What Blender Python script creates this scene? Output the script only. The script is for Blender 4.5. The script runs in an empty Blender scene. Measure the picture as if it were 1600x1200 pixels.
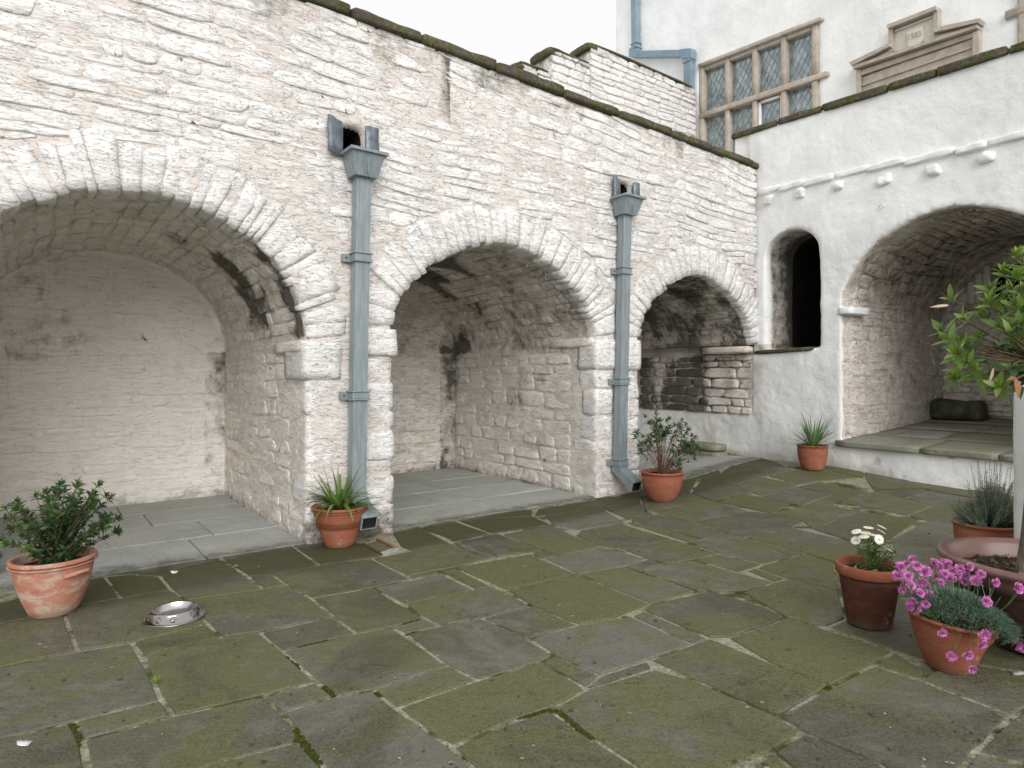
import bpy, bmesh, math, random
import numpy as np
from mathutils import Vector, Matrix, Euler
random.seed(7); rng = np.random.default_rng(7)
S = bpy.context.scene
# ------------------------------------------------------------------ camera, sky, sun, exposure
FPX, HY, CH = 1000.0, 590.0, 1.35
cam = bpy.data.objects.new('camera', bpy.data.cameras.new('camera')); S.collection.objects.link(cam)
cam.location = (0, 0, CH); cam.rotation_euler = (math.radians(90), 0, 0)
cam.data.sensor_width = 36; cam.data.lens = 22.5; cam.data.shift_y = -10/1600.; cam.data.clip_end = 500; cam.data.clip_start = .05
S.camera = cam
W = bpy.data.worlds.new('World'); S.world = W; W.use_nodes = True
wn = W.node_tree; wn.nodes.clear()
sky = wn.nodes.new('ShaderNodeTexSky'); sky.sky_type = 'NISHITA'; sky.sun_disc = False
sky.sun_elevation = math.radians(27); sky.sun_rotation = math.radians(166); sky.air_density = 1.0; sky.dust_density = 4.0
hsv = wn.nodes.new('ShaderNodeHueSaturation'); hsv.inputs['Saturation'].default_value = .25
mixw = wn.nodes.new('ShaderNodeMix'); mixw.data_type = 'RGBA'; mixw.inputs[0].default_value = .8
mixw.inputs[7].default_value = (13.0, 12.95, 12.9, 1)      # the cloud layer: even pale cover over the whole dome
bgn = wn.nodes.new('ShaderNodeBackground'); bgn.inputs[1].default_value = .085
wo = wn.nodes.new('ShaderNodeOutputWorld')
wn.links.new(sky.outputs[0], hsv.inputs['Color']); wn.links.new(hsv.outputs[0], mixw.inputs[6])
wn.links.new(mixw.outputs[2], bgn.inputs[0]); wn.links.new(bgn.outputs[0], wo.inputs[0])
sl = bpy.data.lights.new('sun', 'SUN'); sl.energy = 2.25; sl.angle = math.radians(48); sl.color = (1, .99, .98)
sun = bpy.data.objects.new('sun', sl); S.collection.objects.link(sun)
sun.rotation_euler = Vector((.215, -.865, .455)).to_track_quat('Z', 'Y').to_euler()
S.view_settings.view_transform = 'Standard'; S.view_settings.look = 'None'
S.view_settings.exposure = 0.07; S.view_settings.gamma = 1; S.view_settings.use_curve_mapping = False
S.cycles.max_bounces = 8; S.cycles.diffuse_bounces = 8

# ------------------------------------------------------------------ noise
def _h(ix, iy, iz, seed):
    n = (ix*374761393 + iy*668265263 + iz*2147483647 + seed*1274126177) & 0xffffffff
    n = ((n ^ (n >> 13))*1274126177) & 0xffffffff
    n = ((n ^ (n >> 16))*2246822519) & 0xffffffff
    return ((n ^ (n >> 15)) & 0xffffff)/float(0xffffff)
def vnoise(p, seed=0):
    p = np.asarray(p, float); i = np.floor(p).astype(np.int64); f = p-i; f = f*f*(3-2*f)
    x, y, z = i[..., 0], i[..., 1], i[..., 2]; r = 0
    for dx in (0, 1):
        for dy in (0, 1):
            for dz in (0, 1):
                w = (f[..., 0] if dx else 1-f[..., 0])*(f[..., 1] if dy else 1-f[..., 1])*(f[..., 2] if dz else 1-f[..., 2])
                r = r + w*_h(x+dx, y+dy, z+dz, seed)
    return r*2-1
def fbm(p, o=3, seed=0):
    a, s, r = 1., 0., 0.
    for k in range(o):
        r = r+a*vnoise(np.asarray(p)*2**k, seed+k*17); s += a; a *= .5
    return r/s
def sst(x, a=0., b=1.):
    x = np.clip((np.asarray(x, float)-a)/(b-a), 0, 1); return x*x*(3-2*x)

# ------------------------------------------------------------------ frames of the place
LO = np.array((-1.306, 5.44)); LU = np.array((.798, .602)); LN = np.array((-.602, .798))
RO = np.array((3.461, 9.037)); RU = np.array((.545, -.838)); RN = np.array((.838, .545))
FO = RO+3*RN
def frame(O, U, N):
    def f(a, d, z):
        a, d, z = np.broadcast_arrays(np.asarray(a, float), np.asarray(d, float), np.asarray(z, float))
        return np.stack([O[0]+a*U[0]+d*N[0], O[1]+a*U[1]+d*N[1], z], -1)
    return f
LW, RW, FW = frame(LO, LU, LN), frame(RO, RU, RN), frame(FO, RU, RN)
def hit(px, py, O, U, N, d=0):      # where a photograph pixel meets a wall plane
    k = (px-800)/FPX; O2 = O+d*N
    t = (k*O2[1]-O2[0])/(U[0]-k*U[1]); Y = O2[1]+t*U[1]
    return t, CH-(py-HY)/FPX*Y
pL = lambda x, y, d=0: hit(x, y, LO, LU, LN, d)
pR = lambda x, y, d=0: hit(x, y, RO, RU, RN, d)
pF = lambda x, y, d=0: hit(x, y, FO, RU, RN, d)
def gz(x, y):
    x = np.asarray(x, float); y = np.asarray(y, float); q = x-.6
    return .035*.5*(q+np.sqrt(q*q+.09))+.12*sst((x-1.2)/2.3)*sst((y-6.8)/1.8)
def gpx(px, py, up=0.):
    Y = 4.
    for _ in range(30): Y = .5*Y+.5*(CH-up-gz((px-800)/FPX*Y, Y))/((py-HY)/FPX)
    return np.array(((px-800)/FPX*Y, Y, gz((px-800)/FPX*Y, Y)+up))

# ------------------------------------------------------------------ objects
COL = S.collection
def tag(o, label=None, cat=None, group=None, kind=None):
    for k, v in (('label', label), ('category', cat), ('group', group), ('kind', kind)):
        if v: o[k] = v
    return o
def thing(name, loc, label, cat, group=None):
    o = bpy.data.objects.new(name, None); COL.objects.link(o); o.location = tuple(float(v) for v in loc); o.empty_display_size = .1
    return tag(o, label, cat, group)
def mesh(name, V, F, mats, smooth=True, mi=None, grime=None, base=(0, 0, 0)):
    V = np.asarray(V, float)-np.asarray(base, float)
    me = bpy.data.meshes.new(name); me.from_pydata(V.tolist(), [], F if isinstance(F, list) else F.tolist())
    if not isinstance(mats, (list, tuple)): mats = [mats]
    for m in mats: me.materials.append(m)
    if mi is not None: me.polygons.foreach_set('material_index', np.asarray(mi, np.int32))
    me.polygons.foreach_set('use_smooth', [bool(smooth)]*len(me.polygons))
    if grime is not None:
        at = me.attributes.new('grime', 'FLOAT', 'POINT'); at.data.foreach_set('value', np.asarray(grime, np.float32))
    me.update(); return me
def obj(name, me, parent=None, loc=None):
    o = bpy.data.objects.new(name, me); COL.objects.link(o)
    if parent: o.parent = parent
    if loc is not None: o.location = loc
    return o
def put(name, V, F, mat, root=None, **k):
    base = (0, 0, 0)
    r = root
    while r is not None: base = np.add(base, r.location); r = r.parent
    return obj(name, mesh(name, V, F, mat, base=base, **k), root)
def join(parts):
    Vs, Fs, n, G, M = [], [], 0, [], []
    for p in parts:
        V, F = p[0], p[1]; Vs.append(np.asarray(V)); Fs += [[i+n for i in f] for f in F]; n += len(V)
        if len(p) > 2: G.append(p[2])
    return np.concatenate(Vs), Fs, (np.concatenate(G) if G else None)
def boxg(f, a, d, z):        # box in a wall frame
    V = [f(x, y, w) for x in a for y in d for w in z]
    F = [[0, 1, 3, 2], [4, 6, 7, 5], [0, 4, 5, 1], [2, 3, 7, 6], [0, 2, 6, 4], [1, 5, 7, 3]]
    return np.array(V), F
def lathe(prof, n=40, wob=0., seed=0):
    V, F = [], []
    for r, z in prof:
        for k in range(n):
            a = 2*math.pi*k/n; V.append((r*math.cos(a), r*math.sin(a), z))
    for i in range(len(prof)-1):
        for k in range(n): F.append([i*n+k, i*n+(k+1) % n, (i+1)*n+(k+1) % n, (i+1)*n+k])
    V = np.array(V)
    if wob: V[:, :2] *= (1+wob*vnoise(V*6+seed))[:, None]
    return V, F
def tube(pts, rad, n=8, cap=True):
    pts = [Vector([float(c) for c in p]) for p in pts]; V, F = [], []
    rad = [float(q) for q in rad] if hasattr(rad, '__len__') else [rad]*len(pts)
    up = Vector((.13, .21, .97))
    for i, p in enumerate(pts):
        t = (pts[min(i+1, len(pts)-1)]-pts[max(i-1, 0)]).normalized()
        a = t.cross(up); a = a.normalized() if a.length > 1e-3 else Vector((1, 0, 0)); b = t.cross(a)
        for k in range(n):
            w = 2*math.pi*k/n; V.append(tuple(p+rad[i]*(math.cos(w)*a+math.sin(w)*b)))
    for i in range(len(pts)-1):
        for k in range(n): F.append([i*n+k, i*n+(k+1) % n, (i+1)*n+(k+1) % n, (i+1)*n+k])
    if cap: F.append(list(range(n))[::-1]); F.append([(len(pts)-1)*n+k for k in range(n)])
    return np.array(V), F
def _cube(n):
    vs, fs, idx = [], [], {}
    def vid(p):
        k = tuple(np.round(p, 5))
        if k not in idx: idx[k] = len(vs); vs.append(k)
        return idx[k]
    g = np.linspace(-1, 1, n+1)
    for ax in range(3):
        for s in (-1, 1):
            o = [a for a in range(3) if a != ax]
            for i in range(n):
                for j in range(n):
                    q = []
                    for (u, v) in ((i, j), (i+1, j), (i+1, j+1), (i, j+1)):
                        p = [0, 0, 0]; p[ax] = s; p[o[0]] = g[u]; p[o[1]] = g[v]; q.append(vid(p))
                    if (s == 1) != (ax == 1): fs.append(q)
                    else: fs.append(q[::-1])
    return np.array(vs), fs
CUBES = {n: _cube(n) for n in (2, 3, 4, 5, 6)}
def block(f, n=4, k=9, amp=.012, sc=6, seed=0):     # rounded rough block; f maps [-1,1]^3 arrays to world
    P, F = CUBES[n]; r = (np.abs(P)**k).sum(1)**(1./k); P = P/r[:, None]
    V = f(P[:, 0], P[:, 1], P[:, 2]); c = V.mean(0)
    d = V-c; d /= np.linalg.norm(d, axis=1)[:, None]+1e-9
    V = V+d*(amp*fbm(V*sc+seed*3.1, 2, seed))[:, None]
    return V, F

# ------------------------------------------------------------------ materials
class NT:
    def __init__(s, name):
        s.m = bpy.data.materials.new(name); s.m.use_nodes = True; s.t = s.m.node_tree; s.t.nodes.clear()
        s.o = s.n('ShaderNodeOutputMaterial'); s.b = s.n('ShaderNodeBsdfPrincipled'); s.l(s.b.outputs[0], s.o.inputs[0])
    def n(s, k, **a):
        x = s.t.nodes.new(k)
        for q, v in a.items(): setattr(x, q, v)
        return x
    def l(s, a, b): s.t.links.new(a, b)
    def set(s, sock, v):
        if hasattr(v, 'links') or isinstance(v, bpy.types.NodeSocket): s.l(v, sock)
        elif isinstance(v, (tuple, list)) and len(v) == 3 and sock.type == 'RGBA': sock.default_value = (*v, 1)
        else: sock.default_value = v
    def pos(s, rot=0., scale=(1, 1, 1)):
        g = s.n('ShaderNodeNewGeometry'); m = s.n('ShaderNodeMapping'); m.inputs['Rotation'].default_value = (0, 0, rot)
        m.inputs['Scale'].default_value = scale; s.l(g.outputs['Position'], m.inputs[0]) 
        return m.outputs[0]
    def objc(s, scale=(1, 1, 1)):
        g = s.n('ShaderNodeTexCoord'); m = s.n('ShaderNodeMapping'); m.inputs['Scale'].default_value = scale; s.l(g.outputs['Object'], m.inputs[0]); return m.outputs[0]
    def noise(s, v, sc, det=4, rough=.55, dist=0.):
        x = s.n('ShaderNodeTexNoise'); s.l(v, x.inputs['Vector']); x.inputs['Scale'].default_value = sc; x.inputs['Detail'].default_value = det
        x.inputs['Roughness'].default_value = rough; x.inputs['Distortion'].default_value = dist; return x.outputs[0]
    def voro(s, v, sc, feat='F1'):
        x = s.n('ShaderNodeTexVoronoi'); x.feature = feat; s.l(v, x.inputs['Vector']); x.inputs['Scale'].default_value = sc; return x.outputs['Distance']
    def ramp(s, v, a, b, va=0., vb=1.):
        x = s.n('ShaderNodeMapRange'); x.interpolation_type = 'SMOOTHSTEP'; s.l(v, x.inputs[0])
        for i, q in enumerate((a, b, va, vb)): x.inputs[i+1].default_value = q
        return x.outputs[0]
    def mth(s, op, a, b=0.):
        x = s.n('ShaderNodeMath'); x.operation = op; s.set(x.inputs[0], a); s.set(x.inputs[1], b); return x.outputs[0]
    def mix(s, f, a, b, mode='MIX'):
        x = s.n('ShaderNodeMix'); x.data_type = 'RGBA'; x.blend_type = mode; s.set(x.inputs[0], f); s.set(x.inputs[6], a); s.set(x.inputs[7], b); return x.outputs[2]
    def rand(s): return s.n('ShaderNodeObjectInfo').outputs['Random']
    def attr(s, nm): x = s.n('ShaderNodeAttribute'); x.attribute_name = nm; return x.outputs['Fac']
    def bump(s, hs):        # list of (height, distance)
        prev = None
        for h, d in hs:
            x = s.n('ShaderNodeBump'); x.inputs['Distance'].default_value = d; x.inputs['Strength'].default_value = 1; s.l(h, x.inputs['Height'])
            if prev is not None: s.l(prev, x.inputs['Normal'])
            prev = x.outputs[0]
        s.l(prev, s.b.inputs['Normal'])
    def fin(s, col, rough=.8, spec=.3, metal=0.):
        s.set(s.b.inputs['Base Color'], col); s.set(s.b.inputs['Roughness'], rough); s.b.inputs['Specular IOR Level'].default_value = spec
        s.b.inputs['Metallic'].default_value = metal; return s.m
AL = -math.atan2(.602, .798); AR = -math.atan2(-.838, .545)
def wall_mat(name, rot, c1, c2, c3, patch=.5, rel=1., dark=(.035, .036, .022), stretch=4, crack=.6):
    t = NT(name); p = t.pos(rot, (1, 1, stretch)); q = t.pos(rot, (1, 1, 1))
    n1 = t.noise(p, 2.2, 6, .6, .5); n2 = t.noise(p, 9, 8, .65, .6); n3 = t.noise(q, 60, 5, .6); n4 = t.noise(q, 1.1, 5, .6)
    n5 = t.noise(t.pos(rot, (7, 7, 1)), 3.2, 6, .65)           # vertical washes
    c = t.mix(t.ramp(n2, .50, .62), c1, c2)
    c = t.mix(t.mth('MULTIPLY', t.ramp(n1, .5, .66), patch), c, c3)
    c = t.mix(t.mth('MULTIPLY', t.ramp(n5, .52, .72), .22), c, (.42, .42, .39))
    c = t.mix(t.mth('MULTIPLY', t.ramp(n4, .42, .62), .32), c, tuple(v*.78 for v in (c1[0]*.97, c1[1]*.995, c1[2]*1.02)))
    c = t.mix(t.mth('MULTIPLY', t.ramp(t.noise(q, 2.6, 6, .65), .54, .66), .38), c, c3)
    ed = t.noise(p, 5.5, 3, .6, 1.2)                           # laminated cracks: thin bands of the noise
    band = t.mth('SUBTRACT', 1., t.ramp(t.mth('ABSOLUTE', t.mth('SUBTRACT', ed, .5)), 0., .012))
    cm = t.mth('MULTIPLY', band, t.ramp(t.noise(q, 3.1, 3), .52, .62))
    c = t.mix(t.mth('MULTIPLY', cm, crack), c, (.20, .16, .13))
    g = t.attr('grime'); gm = t.mth('ADD', g, t.mth('MULTIPLY', t.mth('SUBTRACT', t.noise(q, 7, 8, .7), .5), 1.5))
    c = t.mix(t.mth('MULTIPLY', t.ramp(gm, .25, .62), .55), c, (.20, .165, .125))
    c = t.mix(t.mth('MULTIPLY', t.ramp(gm, .55, .85), .9), c, dark)
    c = t.mix(t.mth('MULTIPLY', t.ramp(t.noise(q, 14, 4), .58, .72), t.ramp(g, .3, .7)), c, (.085, .10, .025))
    c = t.mix(t.mth('MULTIPLY', t.rand(), .16), c, (.60, .575, .54))
    dv = t.n('ShaderNodeVectorMath', operation='ADD'); nz_ = t.n('ShaderNodeTexNoise'); t.l(p, nz_.inputs['Vector']); nz_.inputs['Scale'].default_value = 5.; nz_.inputs['Detail'].default_value = 4
    sc_ = t.n('ShaderNodeVectorMath', operation='SCALE'); t.l(nz_.outputs['Color'], sc_.inputs[0]); sc_.inputs['Scale'].default_value = .45; t.l(p, dv.inputs[0]); t.l(sc_.outputs[0], dv.inputs[1])
    vx = t.n('ShaderNodeTexVoronoi'); t.l(dv.outputs[0], vx.inputs['Vector']); vx.inputs['Scale'].default_value = 6.5; fl1 = t.ramp(vx.outputs['Color'], 0, 1)
    vy = t.n('ShaderNodeTexVoronoi'); t.l(dv.outputs[0], vy.inputs['Vector']); vy.inputs['Scale'].default_value = 19.; fl2 = t.ramp(vy.outputs['Color'], 0, 1)
    t.bump([(n1, .018*rel), (fl1, .006*rel), (fl2, .0016*rel), (n2, .008*rel), (t.noise(p, 26, 5, .65), .004*rel), (band, -.006*rel), (n3, .0035*rel)])
    return t.fin(c, t.ramp(n3, .3, .7, .75, .95), .25)
M = {}
M['stone'] = wall_mat('whitewashed rubble', AL, (.84, .83, .81), (.78, .755, .725), (.66, .60, .56), .55, .9)
M['mortar'] = wall_mat('pink lime mortar', AL, (.72, .67, .625), (.61, .535, .485), (.76, .735, .70), .6, .8)
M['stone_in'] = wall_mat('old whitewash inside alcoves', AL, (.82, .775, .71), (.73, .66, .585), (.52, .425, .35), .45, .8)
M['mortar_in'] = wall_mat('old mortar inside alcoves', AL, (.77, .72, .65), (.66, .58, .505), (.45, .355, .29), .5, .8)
M['back_in'] = wall_mat('thick whitewash on the back wall', AL, (.90, .86, .81), (.88, .82, .765), (.80, .72, .66), .35, .32, crack=.35)
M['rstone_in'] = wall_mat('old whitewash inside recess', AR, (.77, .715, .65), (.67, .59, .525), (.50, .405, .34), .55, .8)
def plaster_mat(name, rot):
    t = NT(name); q = t.pos(rot); n1 = t.noise(q, 1.3, 5, .6, .4); n2 = t.noise(q, 11, 6, .65); n3 = t.noise(q, 70, 4)
    c = t.mix(t.ramp(n1, .35, .68), (.83, .84, .835), (.74, .755, .75))
    c = t.mix(t.mth('MULTIPLY', t.ramp(t.noise(t.pos(rot, (5, 5, .8)), 2.5, 5, .6), .52, .75), .3), c, (.60, .60, .57))
    c = t.mix(t.mth('MULTIPLY', t.ramp(n2, .6, .72), .25), c, (.66, .63, .58))
    g = t.attr('grime'); gm = t.mth('ADD', g, t.mth('MULTIPLY', t.mth('SUBTRACT', t.noise(q, 5, 8, .7), .5), 1.3))
    c = t.mix(t.mth('MULTIPLY', t.ramp(gm, .2, .7), .6), c, (.42, .36, .28))
    c = t.mix(t.mth('MULTIPLY', t.ramp(gm, .7, 1.), .8), c, (.07, .07, .045))
    t.bump([(n1, .03), (n2, .01), (n3, .0025)])
    return t.fin(c, .85, .25)
M['plaster'] = plaster_mat('smooth white limewash render', AR)
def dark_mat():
    t = NT('painted shade in openings'); q = t.pos(); return t.fin(t.mix(t.noise(q, 5), (.01, .01, .009), (.03, .028, .024)), .95, .1)
M['dark'] = dark_mat()  # near-black colour paints in the shade of deep openings and pipe mouths
def moss_stone():
    t = NT('mossy coping stone'); q = t.pos(); n = t.noise(q, 5, 8, .7); m = t.noise(q, 24, 6, .7)
    c = t.mix(t.ramp(n, .4, .6), (.085, .07, .055), (.15, .135, .115))
    c = t.mix(t.ramp(t.mth('ADD', t.mth('MULTIPLY', m, .5), t.mth('MULTIPLY', n, .5)), .46, .56), c, (.075, .08, .022))
    c = t.mix(t.ramp(t.noise(q, 38, 3), .66, .72), c, (.35, .34, .27))
    t.bump([(n, .03), (m, .012), (t.noise(q, 90), .004)]); return t.fin(c, .95, .15)
M['coping'] = moss_stone()
def flag_mat(name, a, b, c_, green, wetd, sc=1.):
    t = NT(name); r = t.rand(); q = t.pos(); n = t.noise(q, 1.6, 8, .68, .6); m = t.noise(q, 7, 10, .75); f = t.noise(q, 95, 5, .75); h = t.noise(q, 28, 6, .7)
    r2 = t.mth('FRACT', t.mth('MULTIPLY', r, 7.31)); r3 = t.mth('FRACT', t.mth('MULTIPLY', r, 23.7))
    c = t.mix(t.ramp(t.mth('ADD', t.mth('MULTIPLY', r, .7), t.mth('MULTIPLY', t.mth('SUBTRACT', m, .5), 1.6)), .1, .8), a, b)
    c = t.mix(t.mth('MULTIPLY', t.ramp(m, .48, .64), .5), c, c_)
    gk = t.mth('ADD', t.mth('MULTIPLY', n, 1.), t.mth('MULTIPLY', r2, .18))
    c = t.mix(t.mth('MULTIPLY', t.ramp(gk, .46, .66), .8), c, green)
    c = t.mix(t.mth('MULTIPLY', t.ramp(h, .52, .68), t.mth('MULTIPLY', t.ramp(n, .4, .6), .5)), c, tuple(v*1.55 for v in green))
    wk = t.mth('ADD', t.noise(q, 1.3, 7, .7, 1.), t.mth('MULTIPLY', t.mth('SUBTRACT', r3, .5), .22))
    c = t.mix(t.mth('MULTIPLY', t.ramp(wk, .52, .68), .48), c, wetd)
    sp = t.voro(q, 9.); c = t.mix(t.mth('MULTIPLY', t.ramp(sp, .05, .09, 1, 0), t.ramp(t.noise(q, 2.1, 3), .55, .6)), c, (.30*sc, .30*sc, .26*sc))
    c = t.mix(t.mth('MULTIPLY', t.ramp(f, .46, .68), .60), c, (.15*sc, .148*sc, .115*sc))
    c = t.mix(t.mth('MULTIPLY', t.ramp(f, .50, .34), .60), c, (.022*sc, .022*sc, .014*sc))
    ln = t.noise(q, 3.3, 4, .6, 2.); band = t.mth('SUBTRACT', 1., t.ramp(t.mth('ABSOLUTE', t.mth('SUBTRACT', ln, .5)), 0., .006))
    cr = t.mth('MULTIPLY', band, t.ramp(t.noise(q, 1.9, 2), .56, .6)); c = t.mix(t.mth('MULTIPLY', cr, .7), c, (.03, .03, .02))
    wg = t.mth('ADD', t.attr('grime'), t.mth('MULTIPLY', t.mth('SUBTRACT', m, .5), .9)); c = t.mix(t.mth('MULTIPLY', t.ramp(wg, .3, .75), .72), c, (.032, .027, .015)); c = t.mix(t.mth('MULTIPLY', t.ramp(t.mth('MULTIPLY', t.attr('grime'), h), .2, .5), .5), c, (.075, .08, .018))
    t.bump([(n, .018), (m, .012), (t.noise(t.pos(.6, (1, 5, 1)), 7, 7, .65), .004), (cr, -.004), (f, .0022)])
    return t.fin(c, t.ramp(n, .3, .7, .5, .85), .35)
M['flag'] = flag_mat('damp algae green sandstone flag', (.098, .093, .064), (.155, .152, .125), (.180, .176, .144), (.112, .118, .036), (.042, .036, .023))
M['slab'] = flag_mat('dry pale grey flag', (.36, .385, .395), (.46, .485, .495), (.38, .37, .32), (.36, .37, .33), (.30, .30, .27), 2.6)
M['ledge'] = flag_mat('worn ledge slab', (.25, .25, .235), (.32, .315, .30), (.24, .225, .18), (.20, .20, .13), (.18, .17, .145), 2.2)
def bed_mat():
    t = NT('sandy joint mortar with moss'); q = t.pos(); n = t.noise(q, 1.6, 5, .6); m = t.noise(q, 55, 5, .7)
    c = t.mix(t.ramp(m, .35, .7), (.19, .18, .125), (.40, .385, .30))
    c = t.mix(t.ramp(t.noise(q, 2.7, 6, .7), .46, .60), c, (.070, .078, .028))
    c = t.mix(t.ramp(t.noise(q, 4.1, 5, .7), .62, .68), c, (.045, .035, .022))
    t.bump([(m, .006), (t.noise(q, 18, 5), .01)]); return t.fin(c, .95, .1)
M['bed'] = bed_mat()
def simple(name, a, b, rough=.6, spec=.4, sc=8, metal=0., bump=.002, stretch=(1, 1, 1), det=5):
    t = NT(name); q = t.objc(stretch); n = t.noise(q, sc, det, .6); t.bump([(n, bump)]) if bump else None
    return t.fin(t.mix(t.ramp(n, .35, .68), a, b), rough, spec, metal)
M['pipe'] = simple('blue grey painted iron', (.18, .218, .232), (.25, .29, .305), .45, .45, 5, 0, .001, (6, 6, .8), 8)
M['pipe_light'] = simple('blue painted iron', (.17, .245, .30), (.21, .285, .34), .42, .45, 3, 0, .001)
M['lead'] = simple('weathered lead sheet', (.10, .125, .15), (.21, .24, .27), .5, .5, 9, .3, .004)
def terra(name, a, b, bloom, bl=.5):
    t = NT(name); q = t.objc(); n = t.noise(q, 4, 6, .6); z = t.n('ShaderNodeSeparateXYZ'); t.l(t.objc(), z.inputs[0])
    m = t.noise(t.objc((1, 1, 1.8)), 8, 8, .7, .4); c = t.mix(t.ramp(n, .35, .7), a, b)
    c = t.mix(t.mth('MULTIPLY', t.ramp(m, .45, .62), bl), c, bloom)
    c = t.mix(t.mth('MULTIPLY', t.ramp(t.noise(q, 9, 8, .7), .55, .68), .5), c, tuple(v*.55 for v in a))
    c = t.mix(t.mth('MULTIPLY', t.ramp(t.noise(q, 5.3, 5, .7), .60, .70), .5), c, (.55, .46, .38))
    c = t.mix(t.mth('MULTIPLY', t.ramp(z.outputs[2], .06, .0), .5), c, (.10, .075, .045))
    t.bump([(t.noise(t.objc((1, 1, 30)), 3, 4), .002), (t.noise(q, 60), .0012)]); return t.fin(c, .75, .3)
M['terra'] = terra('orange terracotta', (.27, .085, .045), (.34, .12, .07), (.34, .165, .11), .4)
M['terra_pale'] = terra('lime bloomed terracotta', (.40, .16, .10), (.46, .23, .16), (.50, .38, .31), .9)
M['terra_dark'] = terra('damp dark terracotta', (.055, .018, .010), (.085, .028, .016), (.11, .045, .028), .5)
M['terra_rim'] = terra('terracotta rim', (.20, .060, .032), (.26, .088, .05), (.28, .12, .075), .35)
M['glaze'] = simple('purple brown glazed stoneware', (.125, .066, .052), (.175, .098, .08), .35, .5, 5, 0, .002)
M['glaze_dark'] = simple('dark brown glazed stoneware', (.035, .018, .014), (.06, .032, .025), .3, .5, 5, 0, .002)
M['blue'] = simple('dark blue glaze', (.015, .035, .08), (.03, .06, .12), .25, .5)
M['soil'] = simple('dark potting soil', (.012, .009, .006), (.07, .052, .036), 1, .1, 40, 0, .02)
M['sand'] = simple('buff sandstone dressing', (.37, .325, .27), (.47, .42, .355), .85, .2, 9, 0, .006)
M['sand_pale'] = simple('pale carved stone panel', (.55, .53, .46), (.62, .60, .53), .85, .2, 14, 0, .004)
M['came'] = simple('lead came', (.22, .24, .24), (.32, .34, .34), .5, .4)
def glass_mat():
    t = NT('window glass with painted sky tint'); q = t.pos(); n = t.noise(q, 3, 3)
    g = t.n('ShaderNodeNewGeometry'); rp = t.ramp(g.outputs['Random Per Island'], 0, 1, .0, 1.)
    c = t.mix(rp, (.08, .125, .14), (.21, .285, .30)); t.bump([(n, .01)]); t.b.inputs['IOR'].default_value = 1.9  # sky reflection is painted into the pane colour, varying per pane
    return t.fin(c, .08, .9)
M['glass'] = glass_mat()
M['white_frame'] = simple('white painted casement', (.75, .76, .77), (.8, .8, .8), .5, .4)
M['steel'] = simple('polished steel', (.30, .29, .28), (.38, .37, .36), .14, .5, 3, 1., .0)
M['steel_in'] = simple('brushed steel', (.52, .52, .51), (.60, .60, .59), .30, .5, 3, 1., .0)
M['emboss'] = simple('embossed steel', (.20, .19, .18), (.28, .27, .26), .3, .5, 3, 1., .0)
M['bark'] = simple('grey brown bark', (.10, .085, .065), (.20, .175, .14), .9, .2, 30, 0, .01, (1, 1, .2))
M['twig'] = simple('brown twig', (.07, .045, .03), (.13, .09, .06), .8, .2, 20)
M['twig_red'] = simple('reddish stem', (.12, .055, .04), (.17, .10, .06), .7, .2, 20)
M['feather'] = simple('white feather down', (.75, .77, .8), (.85, .86, .88), .9, .2)
M['moss'] = simple('green moss', (.028, .040, .008), (.065, .075, .014), 1, .1, 60, 0, .01)
M['rock'] = simple('damp dark boulder', (.03, .033, .022), (.085, .09, .05), .7, .4, 7, 0, .02)
M['iron'] = simple('rusty iron', (.10, .08, .07), (.2, .17, .15), .7, .4, 20)
def leafmat(name, a, b, rough=.35, tr=.25):
    t = NT(name); r = t.rand(); g = t.n('ShaderNodeNewGeometry'); ri = g.outputs['Random Per Island']
    k = t.mth('FRACT', t.mth('ADD', r, ri)); c = t.mix(k, a, b); m = t.fin(c, rough, .4)
    tl = t.n('ShaderNodeBsdfTranslucent'); t.set(tl.inputs[0], t.mix(.5, c, (.2, .3, .03))); ms = t.n('ShaderNodeMixShader'); ms.inputs[0].default_value = tr
    t.l(t.b.outputs[0], ms.inputs[1]); t.l(tl.outputs[0], ms.inputs[2]); t.l(ms.outputs[0], t.o.inputs[0]); return m
M['leaf_dark'] = leafmat('glossy dark green leaf', (.022, .055, .020), (.05, .105, .035))
M['leaf_mid'] = leafmat('mid green leaf', (.045, .095, .025), (.085, .15, .04))
M['leaf_new'] = leafmat('yellow green new leaf', (.16, .27, .035), (.26, .36, .05), .4, .35)
M['leaf_blue'] = leafmat('blue green narrow leaf', (.12, .20, .15), (.22, .32, .25), .6)
M['leaf_grey'] = leafmat('grey green lavender leaf', (.13, .16, .12), (.24, .27, .21), .7)
M['leaf_strap'] = leafmat('green strap leaf', (.07, .13, .025), (.17, .25, .06), .4)
M['leaf_spike'] = leafmat('pale green spiky leaf', (.10, .18, .07), (.20, .30, .14), .45)
M['leaf_dead'] = leafmat('orange brown dead leaf', (.38, .15, .07), (.45, .22, .12), .6)
M['leaf_dry'] = leafmat('pale tan dry leaf', (.5, .38, .26), (.58, .46, .33), .6)
M['pink'] = leafmat('magenta pink petals', (.50, .09, .40), (.80, .34, .68), .6, .3)
M['petal'] = leafmat('white petals', (.8, .8, .77), (.86, .86, .84), .6, .2)
M['yolk'] = simple('yellow disc florets', (.7, .45, .04), (.75, .5, .06), .8)
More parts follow.
